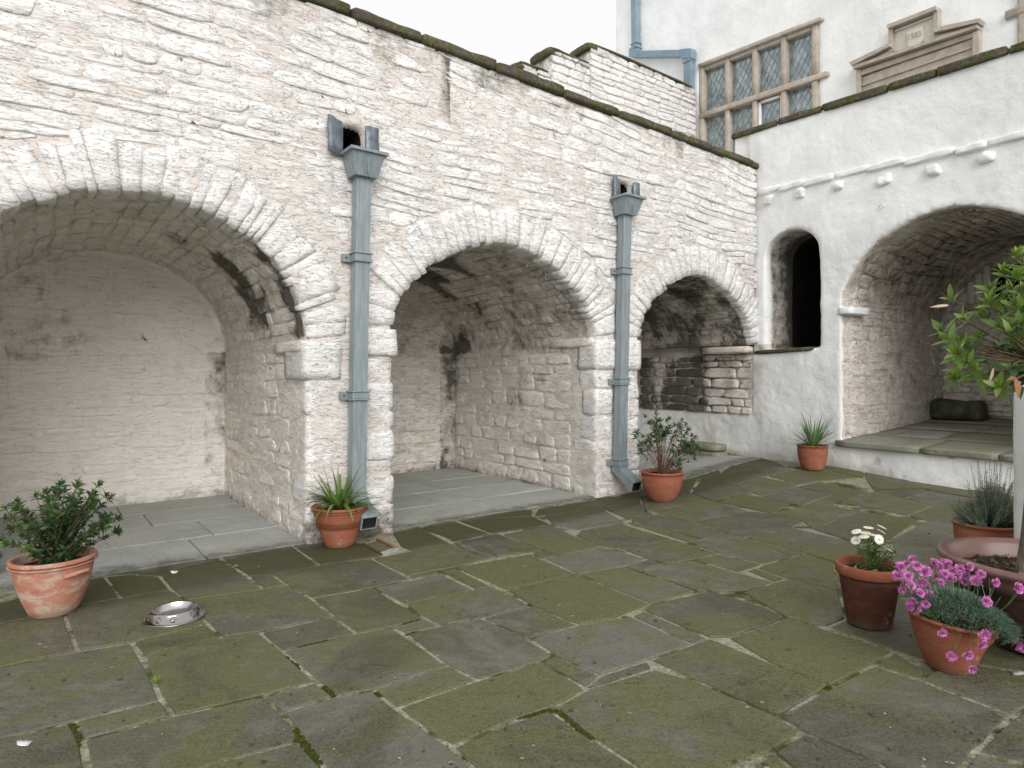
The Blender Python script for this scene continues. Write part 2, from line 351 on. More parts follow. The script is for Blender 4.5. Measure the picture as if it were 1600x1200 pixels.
# sanity: the bulk of the courtyard follows below
# ------------------------------------------------------------------ massive walls: carved, softened, roughened
def tmpobj(V, F, nm='carving'):
    me = bpy.data.meshes.new(nm); me.from_pydata(np.asarray(V).tolist(), [], [list(f) for f in F]); me.update()
    bm = bmesh.new(); bm.from_mesh(me); bmesh.ops.recalc_face_normals(bm, faces=bm.faces); bm.to_mesh(me); bm.free()
    o = bpy.data.objects.new(nm, me); COL.objects.link(o); return o
def carve(solid, cutters, vox, sm=2):
    b = tmpobj(*solid, nm='mass'); cs = [tmpobj(*c) for c in cutters]
    for c in cs:
        m = b.modifiers.new('b', 'BOOLEAN'); m.operation = 'DIFFERENCE'; m.solver = 'EXACT'; m.object = c
    m = b.modifiers.new('r', 'REMESH'); m.mode = 'VOXEL'; m.voxel_size = vox
    if sm: m = b.modifiers.new('s', 'SMOOTH'); m.iterations = sm; m.factor = .5
    dg = bpy.context.evaluated_depsgraph_get(); e = b.evaluated_get(dg).to_mesh()
    V = np.empty(len(e.vertices)*3); e.vertices.foreach_get('co', V); V = V.reshape(-1, 3)
    N = np.empty(len(e.vertices)*3); e.vertices.foreach_get('normal', N); N = N.reshape(-1, 3)
    F = np.empty(len(e.loops), np.int32); e.loops.foreach_get('vertex_index', F)
    lt = np.empty(len(e.polygons), np.int32); e.polygons.foreach_get('loop_total', lt)
    assert (lt == 4).all(), 'quads expected'
    F = F.reshape(-1, 4); b.evaluated_get(dg).to_mesh_clear()
    for o in cs+[b]:
        me = o.data; bpy.data.objects.remove(o); bpy.data.meshes.remove(me)
    return V, N, F
def keep(V, F, fm, *arrs):
    F = F[fm]; u, inv = np.unique(F.ravel(), return_inverse=True)
    return (V[u], inv.reshape(-1, 4))+tuple(a[u] for a in arrs)
def inv(P, O, U, N):      # world -> (along, depth, z); frames are orthonormal enough to invert exactly
    A = np.array([[U[0], N[0]], [U[1], N[1]]]); q = (np.asarray(P)[..., :2]-O)@np.linalg.inv(A).T
    return q[..., 0], q[..., 1], np.asarray(P)[..., 2]

ARCH = [dict(c=-1.58, a=1.14, s=1.66, r=1.0, p=2.0, e=.5, D=2.7), dict(c=1.565, a=1.25, s=1.80, r=.90, p=1.8, e=.60, D=3.0),
        dict(c=4.70, a=1.20, s=1.82, r=.86, p=1.75, e=.58, D=2.3)]
def az(A, t): u = np.clip(np.abs(np.asarray(t, float)-A['c'])/A['a'], 0, 1); return A['s']+A['r']*(1-u**A['p'])**A['e']
def prof(A, n=64):           # arch line from right spring over the crown to the left spring, equal steps
    w = np.linspace(-1, 1, 800); t = A['c']+A['a']*np.sin(-w*math.pi/2); z = az(A, t)
    L = np.concatenate([[0], np.cumsum(np.hypot(np.diff(t), np.diff(z)))]); q = np.linspace(0, L[-1], n)
    return np.interp(q, L, t), np.interp(q, L, z), L[-1]
def inside(A, t, z, m=0.): return (np.abs(t-A['c']) < A['a']+m) & (z < az(A, (t-A['c'])*A['a']/(A['a']+m)+A['c'])+m)
TOPL, TOPR = 4.30, 4.68

arcade = thing('arcade_wall', (*LO, 0.), 'long whitewashed rubble wall with three arched alcoves and a mossy coping', 'wall')
def tunnel(A):
    t, z, _ = prof(A, 40); P = ([(A['c']+A['a'], -.6)] if A['c'] < 4 else [(6.4, -.6), (6.4, A['s']-.06)])+list(zip(t, z))+[(A['c']-A['a'], -.6)]
    n = len(P); V = [LW(a, -.5, b) for a, b in P]+[LW(a, A['D'], b) for a, b in P]
    F = [[i, (i+1) % n, n+(i+1) % n, n+i] for i in range(n)]+[list(range(n))[::-1], list(range(n, 2*n))]
    return np.array(V), F
hop = [pL(550, 218), pL(975, 300)]           # the two outlet holes
cut = [tunnel(A) for A in ARCH]+[boxg(LW, (h[0]-.10, h[0]+.11), (-.4, .5), (h[1]-.12, h[1]+.11)) for h in hop]
V, N, F = carve(boxg(LW, (-4.4, 5.93), (0, 3.5), (-.5, TOPL)), cut, .035)
t_, d_, z_ = inv(V, LO, LU, LN)
def grimeL(P):
    t, d, z = inv(P, LO, LU, LN); g = np.zeros(len(t)); n = fbm(np.stack([t*1.3, z*1.3, d*1.3], -1), 3, 5); nn = fbm(np.stack([t*4, z*1.2, d*3], -1), 3, 9)
    front = d < .12
    g = np.where(front, .62*sst(z, TOPL-.40, TOPL-.02)*(.6+.8*nn), g)                         # drips under the coping
    g = np.where(front, np.maximum(g, .62*sst(z, .42, .02)*(1+n)), g)
    g = np.maximum(g, np.where(front, .85*np.exp(-((t-.9)**2)/.012)*sst(z, 3.55, 3.9)*(nn > -.2), 0))
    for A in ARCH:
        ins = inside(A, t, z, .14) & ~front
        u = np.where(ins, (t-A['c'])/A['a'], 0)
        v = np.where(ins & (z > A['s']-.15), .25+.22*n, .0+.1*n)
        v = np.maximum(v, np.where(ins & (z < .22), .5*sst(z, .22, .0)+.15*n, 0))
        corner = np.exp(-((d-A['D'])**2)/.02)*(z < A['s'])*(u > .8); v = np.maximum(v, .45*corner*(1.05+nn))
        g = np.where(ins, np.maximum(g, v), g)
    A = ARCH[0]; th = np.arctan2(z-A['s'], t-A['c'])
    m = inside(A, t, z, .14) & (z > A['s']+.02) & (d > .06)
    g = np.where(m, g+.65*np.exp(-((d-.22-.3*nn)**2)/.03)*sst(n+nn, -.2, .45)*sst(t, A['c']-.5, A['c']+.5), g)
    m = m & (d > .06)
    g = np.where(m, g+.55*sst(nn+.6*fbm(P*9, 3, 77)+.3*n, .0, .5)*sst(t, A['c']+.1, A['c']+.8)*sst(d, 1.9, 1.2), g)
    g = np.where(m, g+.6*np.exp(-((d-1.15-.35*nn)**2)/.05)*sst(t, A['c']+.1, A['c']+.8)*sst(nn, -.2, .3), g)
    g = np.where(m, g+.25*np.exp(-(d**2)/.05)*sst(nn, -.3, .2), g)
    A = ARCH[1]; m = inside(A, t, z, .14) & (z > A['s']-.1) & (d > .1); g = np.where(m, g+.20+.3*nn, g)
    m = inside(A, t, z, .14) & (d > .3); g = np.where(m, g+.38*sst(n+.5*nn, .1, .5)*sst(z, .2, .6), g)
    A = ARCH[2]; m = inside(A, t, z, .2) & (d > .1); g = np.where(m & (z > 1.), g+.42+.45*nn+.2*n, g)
    return np.clip(g, 0, 1.25)
front = (d_ < .1)
V = V+N*(.005+.012*fbm(V*1.7, 3, 1)+.006*fbm(V*7, 2, 2))[:, None]
cen = V[F].mean(1); tc, dc, zc = inv(cen, LO, LU, LN)
fm = (dc < 3.3) & (zc > -.12) & (tc > -4.35) & ~((zc > TOPL-.07) & (dc > .6))
V, F = keep(V, F, fm); cen = V[F].mean(1); tc, dc, zc = inv(cen, LO, LU, LN)
mi = np.where(dc < .055, 0, 1)
backm = np.zeros(len(F), bool)
for A in ARCH: backm |= (dc > A['D']-.08) & inside(A, tc, zc, .1)
mi = np.where(backm & (tc < 0), 2, mi); hole = np.zeros(len(F), bool)
for h in hop: hole |= (np.abs(tc-h[0]) < .14) & (np.abs(zc-h[1]) < .15) & (dc > .06)
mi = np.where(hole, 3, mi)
V[:, 2] += .09*(1-inv(V, LO, LU, LN)[0]/6)*sst(V[:, 2], 3.6, 4.3)
put('mortar_core', V, F, [M['mortar'], M['mortar_in'], M['back_in'], M['dark']], arcade, mi=mi, grime=grimeL(V))

# ------------------------------------------------------------------ rubble courses laid over any surface
def layout(a0, a1, b0, b1, hr, wr, seed, gap=.008, ok=None, th=.02, wob=.02, npt=22):
    r = random.Random(seed); out = []; b = b0; row = 0
    while b < b1:
        h = r.uniform(*hr); row += 1
        lo = lambda a, k=row, bb=b: bb+wob*float(vnoise(np.array([a*1.4, k*.0+bb*1.7, seed*1.3])))
        hi = lambda a, bb=b+h: bb+wob*float(vnoise(np.array([a*1.4, bb*1.7, seed*1.3])))
        a = a0-r.uniform(0, .2)
        while a < a1:
            w = max(h*.9, r.uniform(*wr)*(.6+h/hr[1]*.6)); cells = [(a, a+w, 0., 1.)]
            if h > .6*(hr[0]+hr[1]) and r.random() < .35: k = r.uniform(.35, .65); cells = [(a, a+w, 0., k), (a, a+w, k, 1.)]
            for (x0, x1, y0, y1) in cells:
                x0c, x1c = max(x0, a0)+gap, min(x1, a1)-gap
                if x1c-x0c < .05: continue
                P = []; g = gap*r.uniform(.6, 1.4); sl0, sl1 = r.uniform(-.07, .07), r.uniform(-.07, .07)
                cx, hw = (x0c+x1c)/2, (x1c-x0c)/2; asp = hw/max(h*(y1-y0)/2, .02)
                for q in range(npt):
                    an = 2*math.pi*(q+.5)/npt; c, s = math.cos(an), math.sin(an); k = (abs(c)**7+abs(s)**7)**(-1/7)
                    # spread the points along the long sides
                    ux = max(-1, min(1, c*k)); uy = max(-1, min(1, s*k)); 
                    x = cx+hw*ux+uy*(sl0 if ux < 0 else sl1)*.5
                    l_, h_ = lo(x), hi(x); ym = (y0+y1)/2+(y1-y0)/2*uy; y = l_+(h_-l_)*ym
                    y -= g*uy*.8; n = .010*float(vnoise(np.array([x*14, y*14, seed+.5])))+.006*float(vnoise(np.array([x*40, y*40, seed+.5])))
                    P.append((x+n, y-n*.8))
                P = np.array(P); c = P.mean(0)
                if ok is not None:
                    if not ok(c[0], c[1]): continue
                    bad = 0
                    for i in range(npt):
                        if not ok(*P[i]):
                            bad += 1; l, hh = 0., 1.
                            for _ in range(8):
                                m = (l+hh)/2
                                if ok(*(c+(P[i]-c)*m)): l = m
                                else: hh = m
                            P[i] = c+(P[i]-c)*l*.97
                    if bad > npt*.6: continue
                e = P.max(0)-P.min(0)
                if min(e) < .03 or max(e) < .06: continue
                out.append((P, c, th*r.uniform(.45, 1.25), r.uniform(-1, 1), r.uniform(-1, 1)))
            a += w
        b += h
    return out
def pillow(st, f, seed):        # one stone: outline sunk in the mortar, rounded shoulder, uneven face
    P, c, H, tx, ty = st; n = len(P); rings = [(1.0, -.020), (.994, .55*H), (.955, .97*H), (.62, H), (.28, H)]
    A = []; D = []; e = max(P.max(0)-P.min(0))
    for k, h in rings:
        Q = c+(P-c)*k; A.append(Q); dd = np.full(n, h)
        if h > 0: dd = dd+(Q-c)@np.array([tx*.03, -.035+ty*.11])+.007*fbm(np.c_[Q*np.array((7, 16)), np.full(n, seed*.7)], 3, seed)
        D.append(dd)
    A.append(c[None]); D.append(np.array([H])); A = np.concatenate(A); D = np.concatenate(D)
    V = f(A[:, 0], A[:, 1], D); F = []
    for i in range(len(rings)-1):
        for k in range(n): F.append([i*n+k, i*n+(k+1) % n, (i+1)*n+(k+1) % n, (i+1)*n+k])
    o = (len(rings)-1)*n; m = len(V)-1
    for k in range(n): F.append([o+k, o+(k+1) % n, m])
    return V, F, e
def area_px(V):
    y = np.maximum(V[:, 1], .3); x = 800+V[:, 0]/y*1000; z = HY-(V[:, 2]-CH)/y*1000
    if x.max() < 0 or x.min() > 1600 or z.max() < 0: return 0.
    return float((x.max()-x.min())*(z.max()-z.min()))
def lay(root, name, rest, stones, f, mat, gr, limit=300, flip=False, sd=0):
    G = []
    for i, s in enumerate(stones):
        V, F, e = pillow(s, f, i+sd)
        if flip: F = [q[::-1] for q in F]
        G.append((area_px(V), V, F))
    G.sort(key=lambda x: -x[0]); 
    for a, V, F in G[:limit]: put(name, V, F, mat, root, grime=gr(V))
    if len(G) > limit:
        V, F, _ = join([(v, f_) for _, v, f_ in G[limit:]]); tag(put(rest, V, F, mat, root, grime=gr(V)), kind='stuff')
    return len(G)

VL = .36      # voussoir length
def okfront(t, z):
    if z < .03 or z > TOPL-.01: return False
    for A in ARCH:
        if z > A['s']-.05:
            if inside(A, t, z, VL-.03): return False
        elif abs(t-A['c']) < A['a']+.30: return False
        if abs(t-A['c']) < A['a']+.02 and z < A['s']: return False
    for h in hop:
        if abs(t-h[0]) < .21 and abs(z-h[1]) < .17: return False
    return -4.35 < t < 5.97
fl = lambda a, b, h: LW(a, -h, b+.09*(1-a/6)*sst(b, 3.6, 4.3))
st = layout(-4.3, 5.97, .02, TOPL, (.06, .19), (.14, .72), 11, ok=okfront, th=.010, wob=.06)
nf = lay(arcade, 'stone', 'small_stones', st, fl, M['stone'], grimeL, 290)
print('front stones', nf)
# voussoirs: thin tall stones on edge round each arch
k = 0
for ai, A in enumerate(ARCH):
    t, z, L = prof(A, 400); q = np.linspace(0, L, 400); dt = np.gradient(t, q); dz = np.gradient(z, q)
    nx, nz = dz, -dt                       # outward
    s = .01
    sgn = np.sign(nz[200]); nx, nz = nx*sgn, nz*sgn
    while s < L-.05:
        w = random.choice((.055, .075, .09, .11, .14))*random.uniform(.85, 1.15); 
        if L-s-w < .06: w = L-s-.01
        ln = VL*random.uniform(.82, 1.12); pr = random.uniform(.010, .028); sk = random.uniform(-.03, .03); dn = random.uniform(.0, .035)
        def f(u, v, w_, s=s, w=w, ln=ln, pr=pr, sk=sk, dn=dn):
            rr = (v+1)/2; ss = s+w/2+u*(w/2-.002)*(1+.10*rr)+sk*rr
            T = np.interp(ss, q, t); Z = np.interp(ss, q, z); X = np.interp(ss, q, nx); Y = np.interp(ss, q, nz)
            l = np.hypot(X, Y); X, Y = X/l, Y/l; h = -dn+(ln+dn)*rr
            Tn, Zn = T+X*h, Z+Y*h
            Tn = np.minimum(Tn, 5.97)
            return LW(Tn, -pr+(w_+1)/2*(.30+pr), Zn)
        V, F = block(f, 4, 16, .016, 11, k); put('voussoir', V, F, M['stone'], arcade, grime=grimeL(V)); k += 1; s += w
# quoins up each jamb edge and the slightly proud springing stones
for ai, (A, sg) in enumerate([(ARCH[0], -1), (ARCH[0], 1), (ARCH[1], -1), (ARCH[1], 1), (ARCH[2], -1)]):
    e = A['c']+sg*A['a']; z = -.03; i = 0; zt = A['s']-.02
    while z < zt:
        h = random.uniform(.13, .30); last = zt-(z+h) < .12
        if last: h = zt-z
        proud = .035 if last else random.uniform(.0, .016); wl = random.uniform(.22, .36); dl = random.uniform(.22, .5)
        if last: h2 = h
        def f(u, v, w_, e=e, sg=sg, z=z, h=h, wl=wl, dl=dl, pr=proud):
            a = e-sg*pr+sg*(u+1)/2*(wl+pr); return LW(a, -pr+(w_+1)/2*(dl+pr), z+.003+(v+1)/2*(h-.006))
        V, F = block(f, 6, 18, .020, 8, k); put('quoin', V, F, M['stone'], arcade, grime=grimeL(V)*.9); k += 1; z += h
    if sg == 1 and ai != 9:
        def f(u, v, w_, e=e): return LW(e-.045+(u+1)/2*.10, .02+(w_+1)/2*.75, A['s']-.10+(v+1)/2*.10)
        V, F = block(f, 4, 9, .02, 6, k+50); put('springing_stone', V, F, M['stone_in'], arcade, grime=grimeL(V)*.5)
# inside the alcoves: back walls, right jambs, vaults
for ai, A in enumerate(ARCH):
    D = A['D']; e = A['c']+A['a']
    okb = lambda t, z, A=A: inside(A, t, z, -.02) and z > .03
    if ai < 2:
        s1 = layout(A['c']-A['a'], e, .02, A['s']+A['r'], (.10, .20), (.25, .75), 31+ai, ok=okb, th=(.007 if ai == 0 else .010), wob=.03)
        lay(arcade, 'back_wall_stone', 'small_back_stones', s1, lambda a, b, h, D=D: LW(a, D-h, b), M['back_in'] if ai == 0 else M['stone_in'], grimeL, 110, sd=900)
        s2 = layout(.42, D-.02, .02, A['s']-.12, (.11, .22), (.22, .6), 41+ai, th=.007 if ai == 0 else .011, wob=.03, ok=lambda d, z: z > .02)
        lay(arcade, 'jamb_stone', 'small_jamb_stones', s2, lambda a, b, h, e=e: LW(e-h, a, b), M['stone_in'], grimeL, 90, sd=1800)
    t, z, L = prof(A, 300); q = np.linspace(0, L, 300); dt = np.gradient(t, q); dz = np.gradient(z, q)
    def fv(a, b, h, t=t, z=z, q=q, dt=dt, dz=dz):
        T = np.interp(b, q, t); Z = np.interp(b, q, z); X = np.interp(b, q, dz); Y = -np.interp(b, q, dt); l = np.hypot(X, Y)
        s = np.where(np.interp(L/2, q, -dt) > 0, 1, -1); return LW(T-s*X/l*h, a, Z-s*Y/l*h)
    s3 = layout(.25, D-.02, .05, L-.05, (.09, .17), (.2, .6), 51+ai, th=.016, wob=.04)
    lay(arcade, 'vault_stone', 'small_vault_stones', s3, fv, M['stone_in'], grimeL, 95, sd=2700)
# lime drips under the second arch
dr = []
A = ARCH[1]
for i in range(26):
    t = A['c']+random.gauss(.45, .38); zz = float(az(A, t))-.0
    if abs(t-A['c']) > A['a']*.9: continue
    p = LW(t, random.uniform(.03, .3), zz); l = random.uniform(.02, .07)
    dr.append(tube([p+np.array((0, 0, .02)), p-np.array((0, 0, l*.5)), p-np.array((0, 0, l))], [.006, .004, .0015], 5))
Vd, Fd, _ = join(dr); tag(put('lime_drips', Vd, Fd, M['stone'], arcade, grime=np.zeros(len(Vd))), kind='stuff')
# coping
t = -4.4
while t < 5.95:
    w = min(random.uniform(.55, 1.0), 5.98-t)
    if 5.98-t-w < .2: w = 5.98-t
    hh = random.uniform(.105, .125)
    def f(u, v, w_, t=t, w=w, hh=hh):
        dd = (w_+1)/2*.44-.055; crown = hh-.030*w_*w_
        return LW(t+.002+(u+1)/2*(w-.004), dd, TOPL+.09*(1-t/6)-.015+(v+1)/2*crown)
    V, F = block(f, 6, 14, .030, 9, k); k += 1; put('coping_stone', V, F, M['coping'], arcade); t += w

# ------------------------------------------------------------------ the rendered wall on the right
rwall = thing('rendered_wall', (*RO, float(gz(*RO))), 'smooth white limewashed wall with a slit opening, an arched recess and a mossy coping', 'wall')
sl_, sr_ = pR(1196, 450)[0], pR(1280, 450)[0]; zb, zt2 = pR(1235, 545)[1], pR(1240, 357)[1]
rc, rz0 = 2.37, .50; RA = dict(c=rc, a=rc-pR(1314, 600)[0], s=2.28, r=.93, p=1.9, e=.55, D=2.75)
def rprism(P, d0, d1, f=RW):
    n = len(P); V = [f(a, d0, b) for a, b in P]+[f(a, d1, b) for a, b in P]
    F = [[i, (i+1) % n, n+(i+1) % n, n+i] for i in range(n)]+[list(range(n))[::-1], list(range(n, 2*n))]
    return np.array(V), F
tt, zz, _ = prof(RA, 40); cutA = rprism([(RA['c']+RA['a'], .55)]+list(zip(tt, zz))+[(RA['c']-RA['a'], .55)], -.5, RA['D'])
w2 = (sr_-sl_)/2; cs = (sr_+sl_)/2
slit = rprism([(sl_, zb), (sr_, zb)]+[(cs+w2*math.cos(x), zt2-.30+.30*math.sin(x)) for x in np.linspace(0, math.pi, 12)], -.5, 2.6)
bo = pR(1552, 470, RA['D']); bo2 = pR(1640, 405, RA['D'])
nook = boxg(RW, (bo[0], bo[0]+.7), (RA['D']-.2, 3.3), (bo[1]-.02, bo2[1]))
V, N, F = carve(boxg(RW, (-2.6, 5.6), (0, 3.45), (-.5, TOPR)), [cutA, slit, nook, boxg(RW, (-3, -.38), (-1, 4), (4.2, 6))], .032, 3)
s_, d_, z_ = inv(V, RO, RU, RN)
V = V+N*((.040-.025*sst(s_, .1, -.1))*fbm(V*.9, 2, 21)+.012*fbm(V*3.5, 3, 22)+.004*fbm(V*14, 2, 23))[:, None]
def inR(s, z, m=0.): return inside(RA, s, z, m) & (z > .3)
def grimeR(P):
    s, d, z = inv(P, RO, RU, RN); n = fbm(np.stack([s*1.2, z*.7, d*1.2], -1), 3, 6); gb = gz(P[:, 0], P[:, 1])
    g = .62*sst(z-gb, .22, .0)*(1+n); g = np.maximum(g, .42*np.exp(-((s-.02)**2)/.05)*sst(z, 1.7, 1.5)*sst(z, .1, .9)*(1+1.2*n))
    g = np.maximum(g, np.where(s < -.1, .25+.4*n+.25*sst(z, .9, 1.2), 0))
    o = (d > .15) & (s < 1.1) & (s > sl_-.15) & (z > zb-.1); g = np.where(o, .55+.4*n+.5*sst(d, .3, .7), g)  # inside the slit the value rises with depth
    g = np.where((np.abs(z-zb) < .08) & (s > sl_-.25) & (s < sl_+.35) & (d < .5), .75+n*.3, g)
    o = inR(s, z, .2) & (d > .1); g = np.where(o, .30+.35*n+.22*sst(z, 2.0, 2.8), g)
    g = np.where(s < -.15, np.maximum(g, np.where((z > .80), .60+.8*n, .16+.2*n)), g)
    return np.clip(g, 0, 1.2)
cen = V[F].mean(1); sc, dc, zc = inv(cen, RO, RU, RN)
fm = (dc < 3.4) & (zc > -.1) & (sc < 5.5) & ~((zc > TOPR-.06) & (dc > .5))
V, F = keep(V, F, fm); cen = V[F].mean(1); sc, dc, zc = inv(cen, RO, RU, RN)
rec = inR(sc, zc, .12) & (dc > .045+.045*fbm(cen*6, 2, 3))
sli = (sc > sl_-.1) & (sc < sr_+.1) & (zc > zb-.05) & (zc < zt2+.1) & (dc > .10)
arcin = (sc < -.03) & (zc > .82+.1*fbm(cen*3, 2, 4)) & (zc < 3.0)
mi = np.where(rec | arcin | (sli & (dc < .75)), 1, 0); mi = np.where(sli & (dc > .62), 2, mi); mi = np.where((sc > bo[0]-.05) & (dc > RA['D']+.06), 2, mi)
shR = lambda s, z: .17*(1-s/3.1)*sst(z, 4.1, 4.6)
V[:, 2] += shR(inv(V, RO, RU, RN)[0], V[:, 2])
put('render_coat', V, F, [M['plaster'], M['rstone_in'], M['dark']], rwall, mi=mi, grime=grimeR(V))
# rubble showing in the recess: left jamb, vault, back wall
eL = RA['c']-RA['a']
s2 = layout(.22, RA['D']-.02, .58, RA['s'], (.09, .2), (.2, .55), 61, th=.010, wob=.04)
lay(rwall, 'jamb_stone', 'small_jamb_stones', s2, lambda a, b, h: RW(eL+h, a, b), M['rstone_in'], grimeR, 90, flip=True, sd=3600)
okb = lambda t, z: inside(RA, t, z, -.02) and not (bo[0]-.25 < t < bo[0]+.75 and bo[1]-.06 < z < bo2[1]+.06)
s1 = layout(RA['c']-RA['a'], RA['c']+RA['a'], .80, RA['s']+RA['r'], (.07, .16), (.15, .45), 62, ok=okb, th=.010, wob=.03)
lay(rwall, 'back_wall_stone', 'small_back_stones', s1, lambda a, b, h: RW(a, RA['D']-h, b), M['rstone_in'], grimeR, 90, sd=4500)
t, z, L = prof(RA, 300); q = np.linspace(0, L, 300); dt = np.gradient(t, q); dz = np.gradient(z, q)
def fv(a, b, h):
    T = np.interp(b, q, t); Z = np.interp(b, q, z); X = np.interp(b, q, dz); Y = -np.interp(b, q, dt); l = np.hypot(X, Y); return RW(T-X/l*h, a, Z-Y/l*h)
s3 = layout(.28, RA['D']-.02, .05, L-.05, (.09, .17), (.2, .6), 63, th=.012, wob=.04)
lay(rwall, 'vault_stone', 'small_vault_stones', s3, fv, M['rstone_in'], grimeR, 90, flip=True, sd=5400)
def rblock(name, a, d, z, mat, n=4, k_=8, amp=.02, sc=6, seed=0, root=None, f=RW, sl=0., **kw):
    def g(u, v, w): A_ = a[0]+(u+1)/2*(a[1]-a[0]); return f(A_, d[0]+(w+1)/2*(d[1]-d[0]), z[0]+(v+1)/2*(z[1]-z[0])+sl*(A_-a[0]))
    V, F = block(g, n, k_, amp, sc, seed); return put(name, V, F, mat, root if root is not None else rwall, grime=np.zeros(len(V)), **kw)
rblock('springing_stone', (eL-.03, eL+.14), (-.012, .42), (2.14, 2.23), M['plaster'], 5, 22, .018, 9, seed=5)
# rough stonework of the third alcove, carried on this wall's face
def okc(s, z): return .98 < z < 1.70 or (z >= 1.70 and s < -.05 and z < 1.75+.35*(1-(s+1.2)**2))
s4 = layout(-2.3, -.08, .82, 1.74, (.09, .17), (.2, .6), 71, th=.034, wob=.03, ok=lambda s, z: z < 1.72)
lay(rwall, 'rough_stone', 'small_rough_stones', s4, lambda a, b, h: RW(a, -h, b), M['stone_in'], lambda P: np.clip(.70+1.3*fbm(P*np.array((2.4, 2.4, .5)), 3, 44)+.35*(inv(P, RO, RU, RN)[0] < -1.0), 0, 1.25), 60, sd=6300)
rblock('ledge_stone', (-.85, -.06), (-.20, .1), (1.70, 1.80), M['stone_in'], seed=8)
b1 = gpx(1112, 712); bs, bd, _ = inv(b1, RO, RU, RN); 
rblock('base_block', (-1.15, -.52), (-.26, .06), (.26, .37), M['ledge'], seed=12)
rblock('base_block', (-.98, -.50), (-.24, .06), (.14, .255), M['ledge'], seed=13)
# string course and the knobbly corbels under it
zA, zB = pR(1192, 300)[1], pR(1600, 213)[1]; sB = pR(1600, 213)[0]
s = .04; i = 0
while s < 5.4:
    w = random.uniform(.28, .55); zc0 = zA+(zB-zA)*s/sB+random.uniform(-.012, .012)
    rblock('string_course_stone', (s, s+w), (-.035-random.random()*.02, .1), (zc0-.05, zc0+.03), M['plaster'], 6, 6, .035, 9, 20+i); s += w-.01; i += 1
for i, (px, py) in enumerate(((1201, 313), (1251, 302), (1313, 290), (1382, 280), (1458, 266), (1543, 247))):
    a, b = pR(px, py); rblock('corbel_stone', (a-.07, a+.07), (-.055, .1), (b-.06, b+.055), M['plaster'], 6, 4.5, .05, 13, 40+i)
a, b = pR(1381, 323)
ring = []
for i in range(15): w = 2*math.pi*i/14; ring.append(RW(a+.028*math.cos(w), -.05-.012*math.sin(w), b+.018*math.sin(w)))
V, F = tube(ring, .006, 6); put('iron_ring', V, F, M['plaster'], rwall, grime=np.zeros(len(V)))
# coping slabs on the parapet
s = -.42; i = 0; zl, zr = pR(1160, 214)[1], pR(1600, 80)[1]
while s < 5.5:
    w = random.uniform(.5, .9); zc0 = TOPR-.02+float(shR(s+w/2, 4.7))
    rblock('coping_stone', (s, s+w-.004), (-.05, .42), (zc0, zc0+random.uniform(.08, .10)), M['coping'], 6, 18, .028, 10, 60+i, sl=-.17/3.1); s += w; i += 1
rblock('sill_stone', (sl_-.22, sr_-.05), (-.05, .55), (zb-.07, zb-.005), M['coping'], 5, 6, .03, 6, 90, sl=.03)
# floor slabs of the raised recess
slope = (.23)/RA['D']
def fr(a, d, z): return RW(a, d, z+np.maximum(d, 0)*slope)
e0 = eL-.06
edges = [e0, e0+1.0, e0+1.75, e0+2*RA['a']+.06]
for i in range(3): rblock('ledge_slab', (edges[i]+.003, edges[i+1]-.003), (-.06, .62), (.49, .565), M['ledge'], 6, 30, .008, 10, 100+i, f=fr)
for j, (d0, d1) in enumerate(((.63, 1.4), (1.41, 2.1), (2.11, 2.76))):
    e = [e0+.03, e0+.85+.15*j, e0+1.65-.1*j, e0+2*RA['a']+.06]
    for i in range(3): rblock('floor_slab', (e[i]+.006, e[i+1]-.006), (d0, d1-.012), (.485, .555), M['ledge'], 4, 30, .006, 8, 110+i+j*3, f=fr)
# pale dressed stone beside the little dark opening
a0, zq0 = pR(1512, 478, RA['D']-.08); a1 = bo[0]
for i in range(3):
    rblock('dressed_stone', (a0+(a1-a0)*i/3+.004, a0+(a1-a0)*(i+1)/3-.004), (RA['D']-.10-.02*(i % 2), RA['D']+.05), (bo[1]-.03, bo2[1]+.02-.10*(2-i)), M['sand_pale'], 3, 12, .01, 8, 130+i)
rblock('dressed_sill', (a0-.05, bo[0]+.75), (RA['D']-.12, RA['D']+.1), (bo[1]-.12, bo[1]-.03), M['sand'], 4, 10, .015, 8, 140)
a, zq = pR(1494, 640, 2.35)
bl = thing('loose_boulder', RW(a, 2.45, .76), 'dark damp boulder in the back corner on the floor of the raised recess', 'boulder')
def g(u, v, w): return RW(a+u*.33*(1-.15*v), 2.42+w*.2, .75+(v+1)/2*.27+.05*u*u*v)
V, F = block(g, 6, 4, .06, 4, 7); put('rock', V, F, M['rock'], bl)

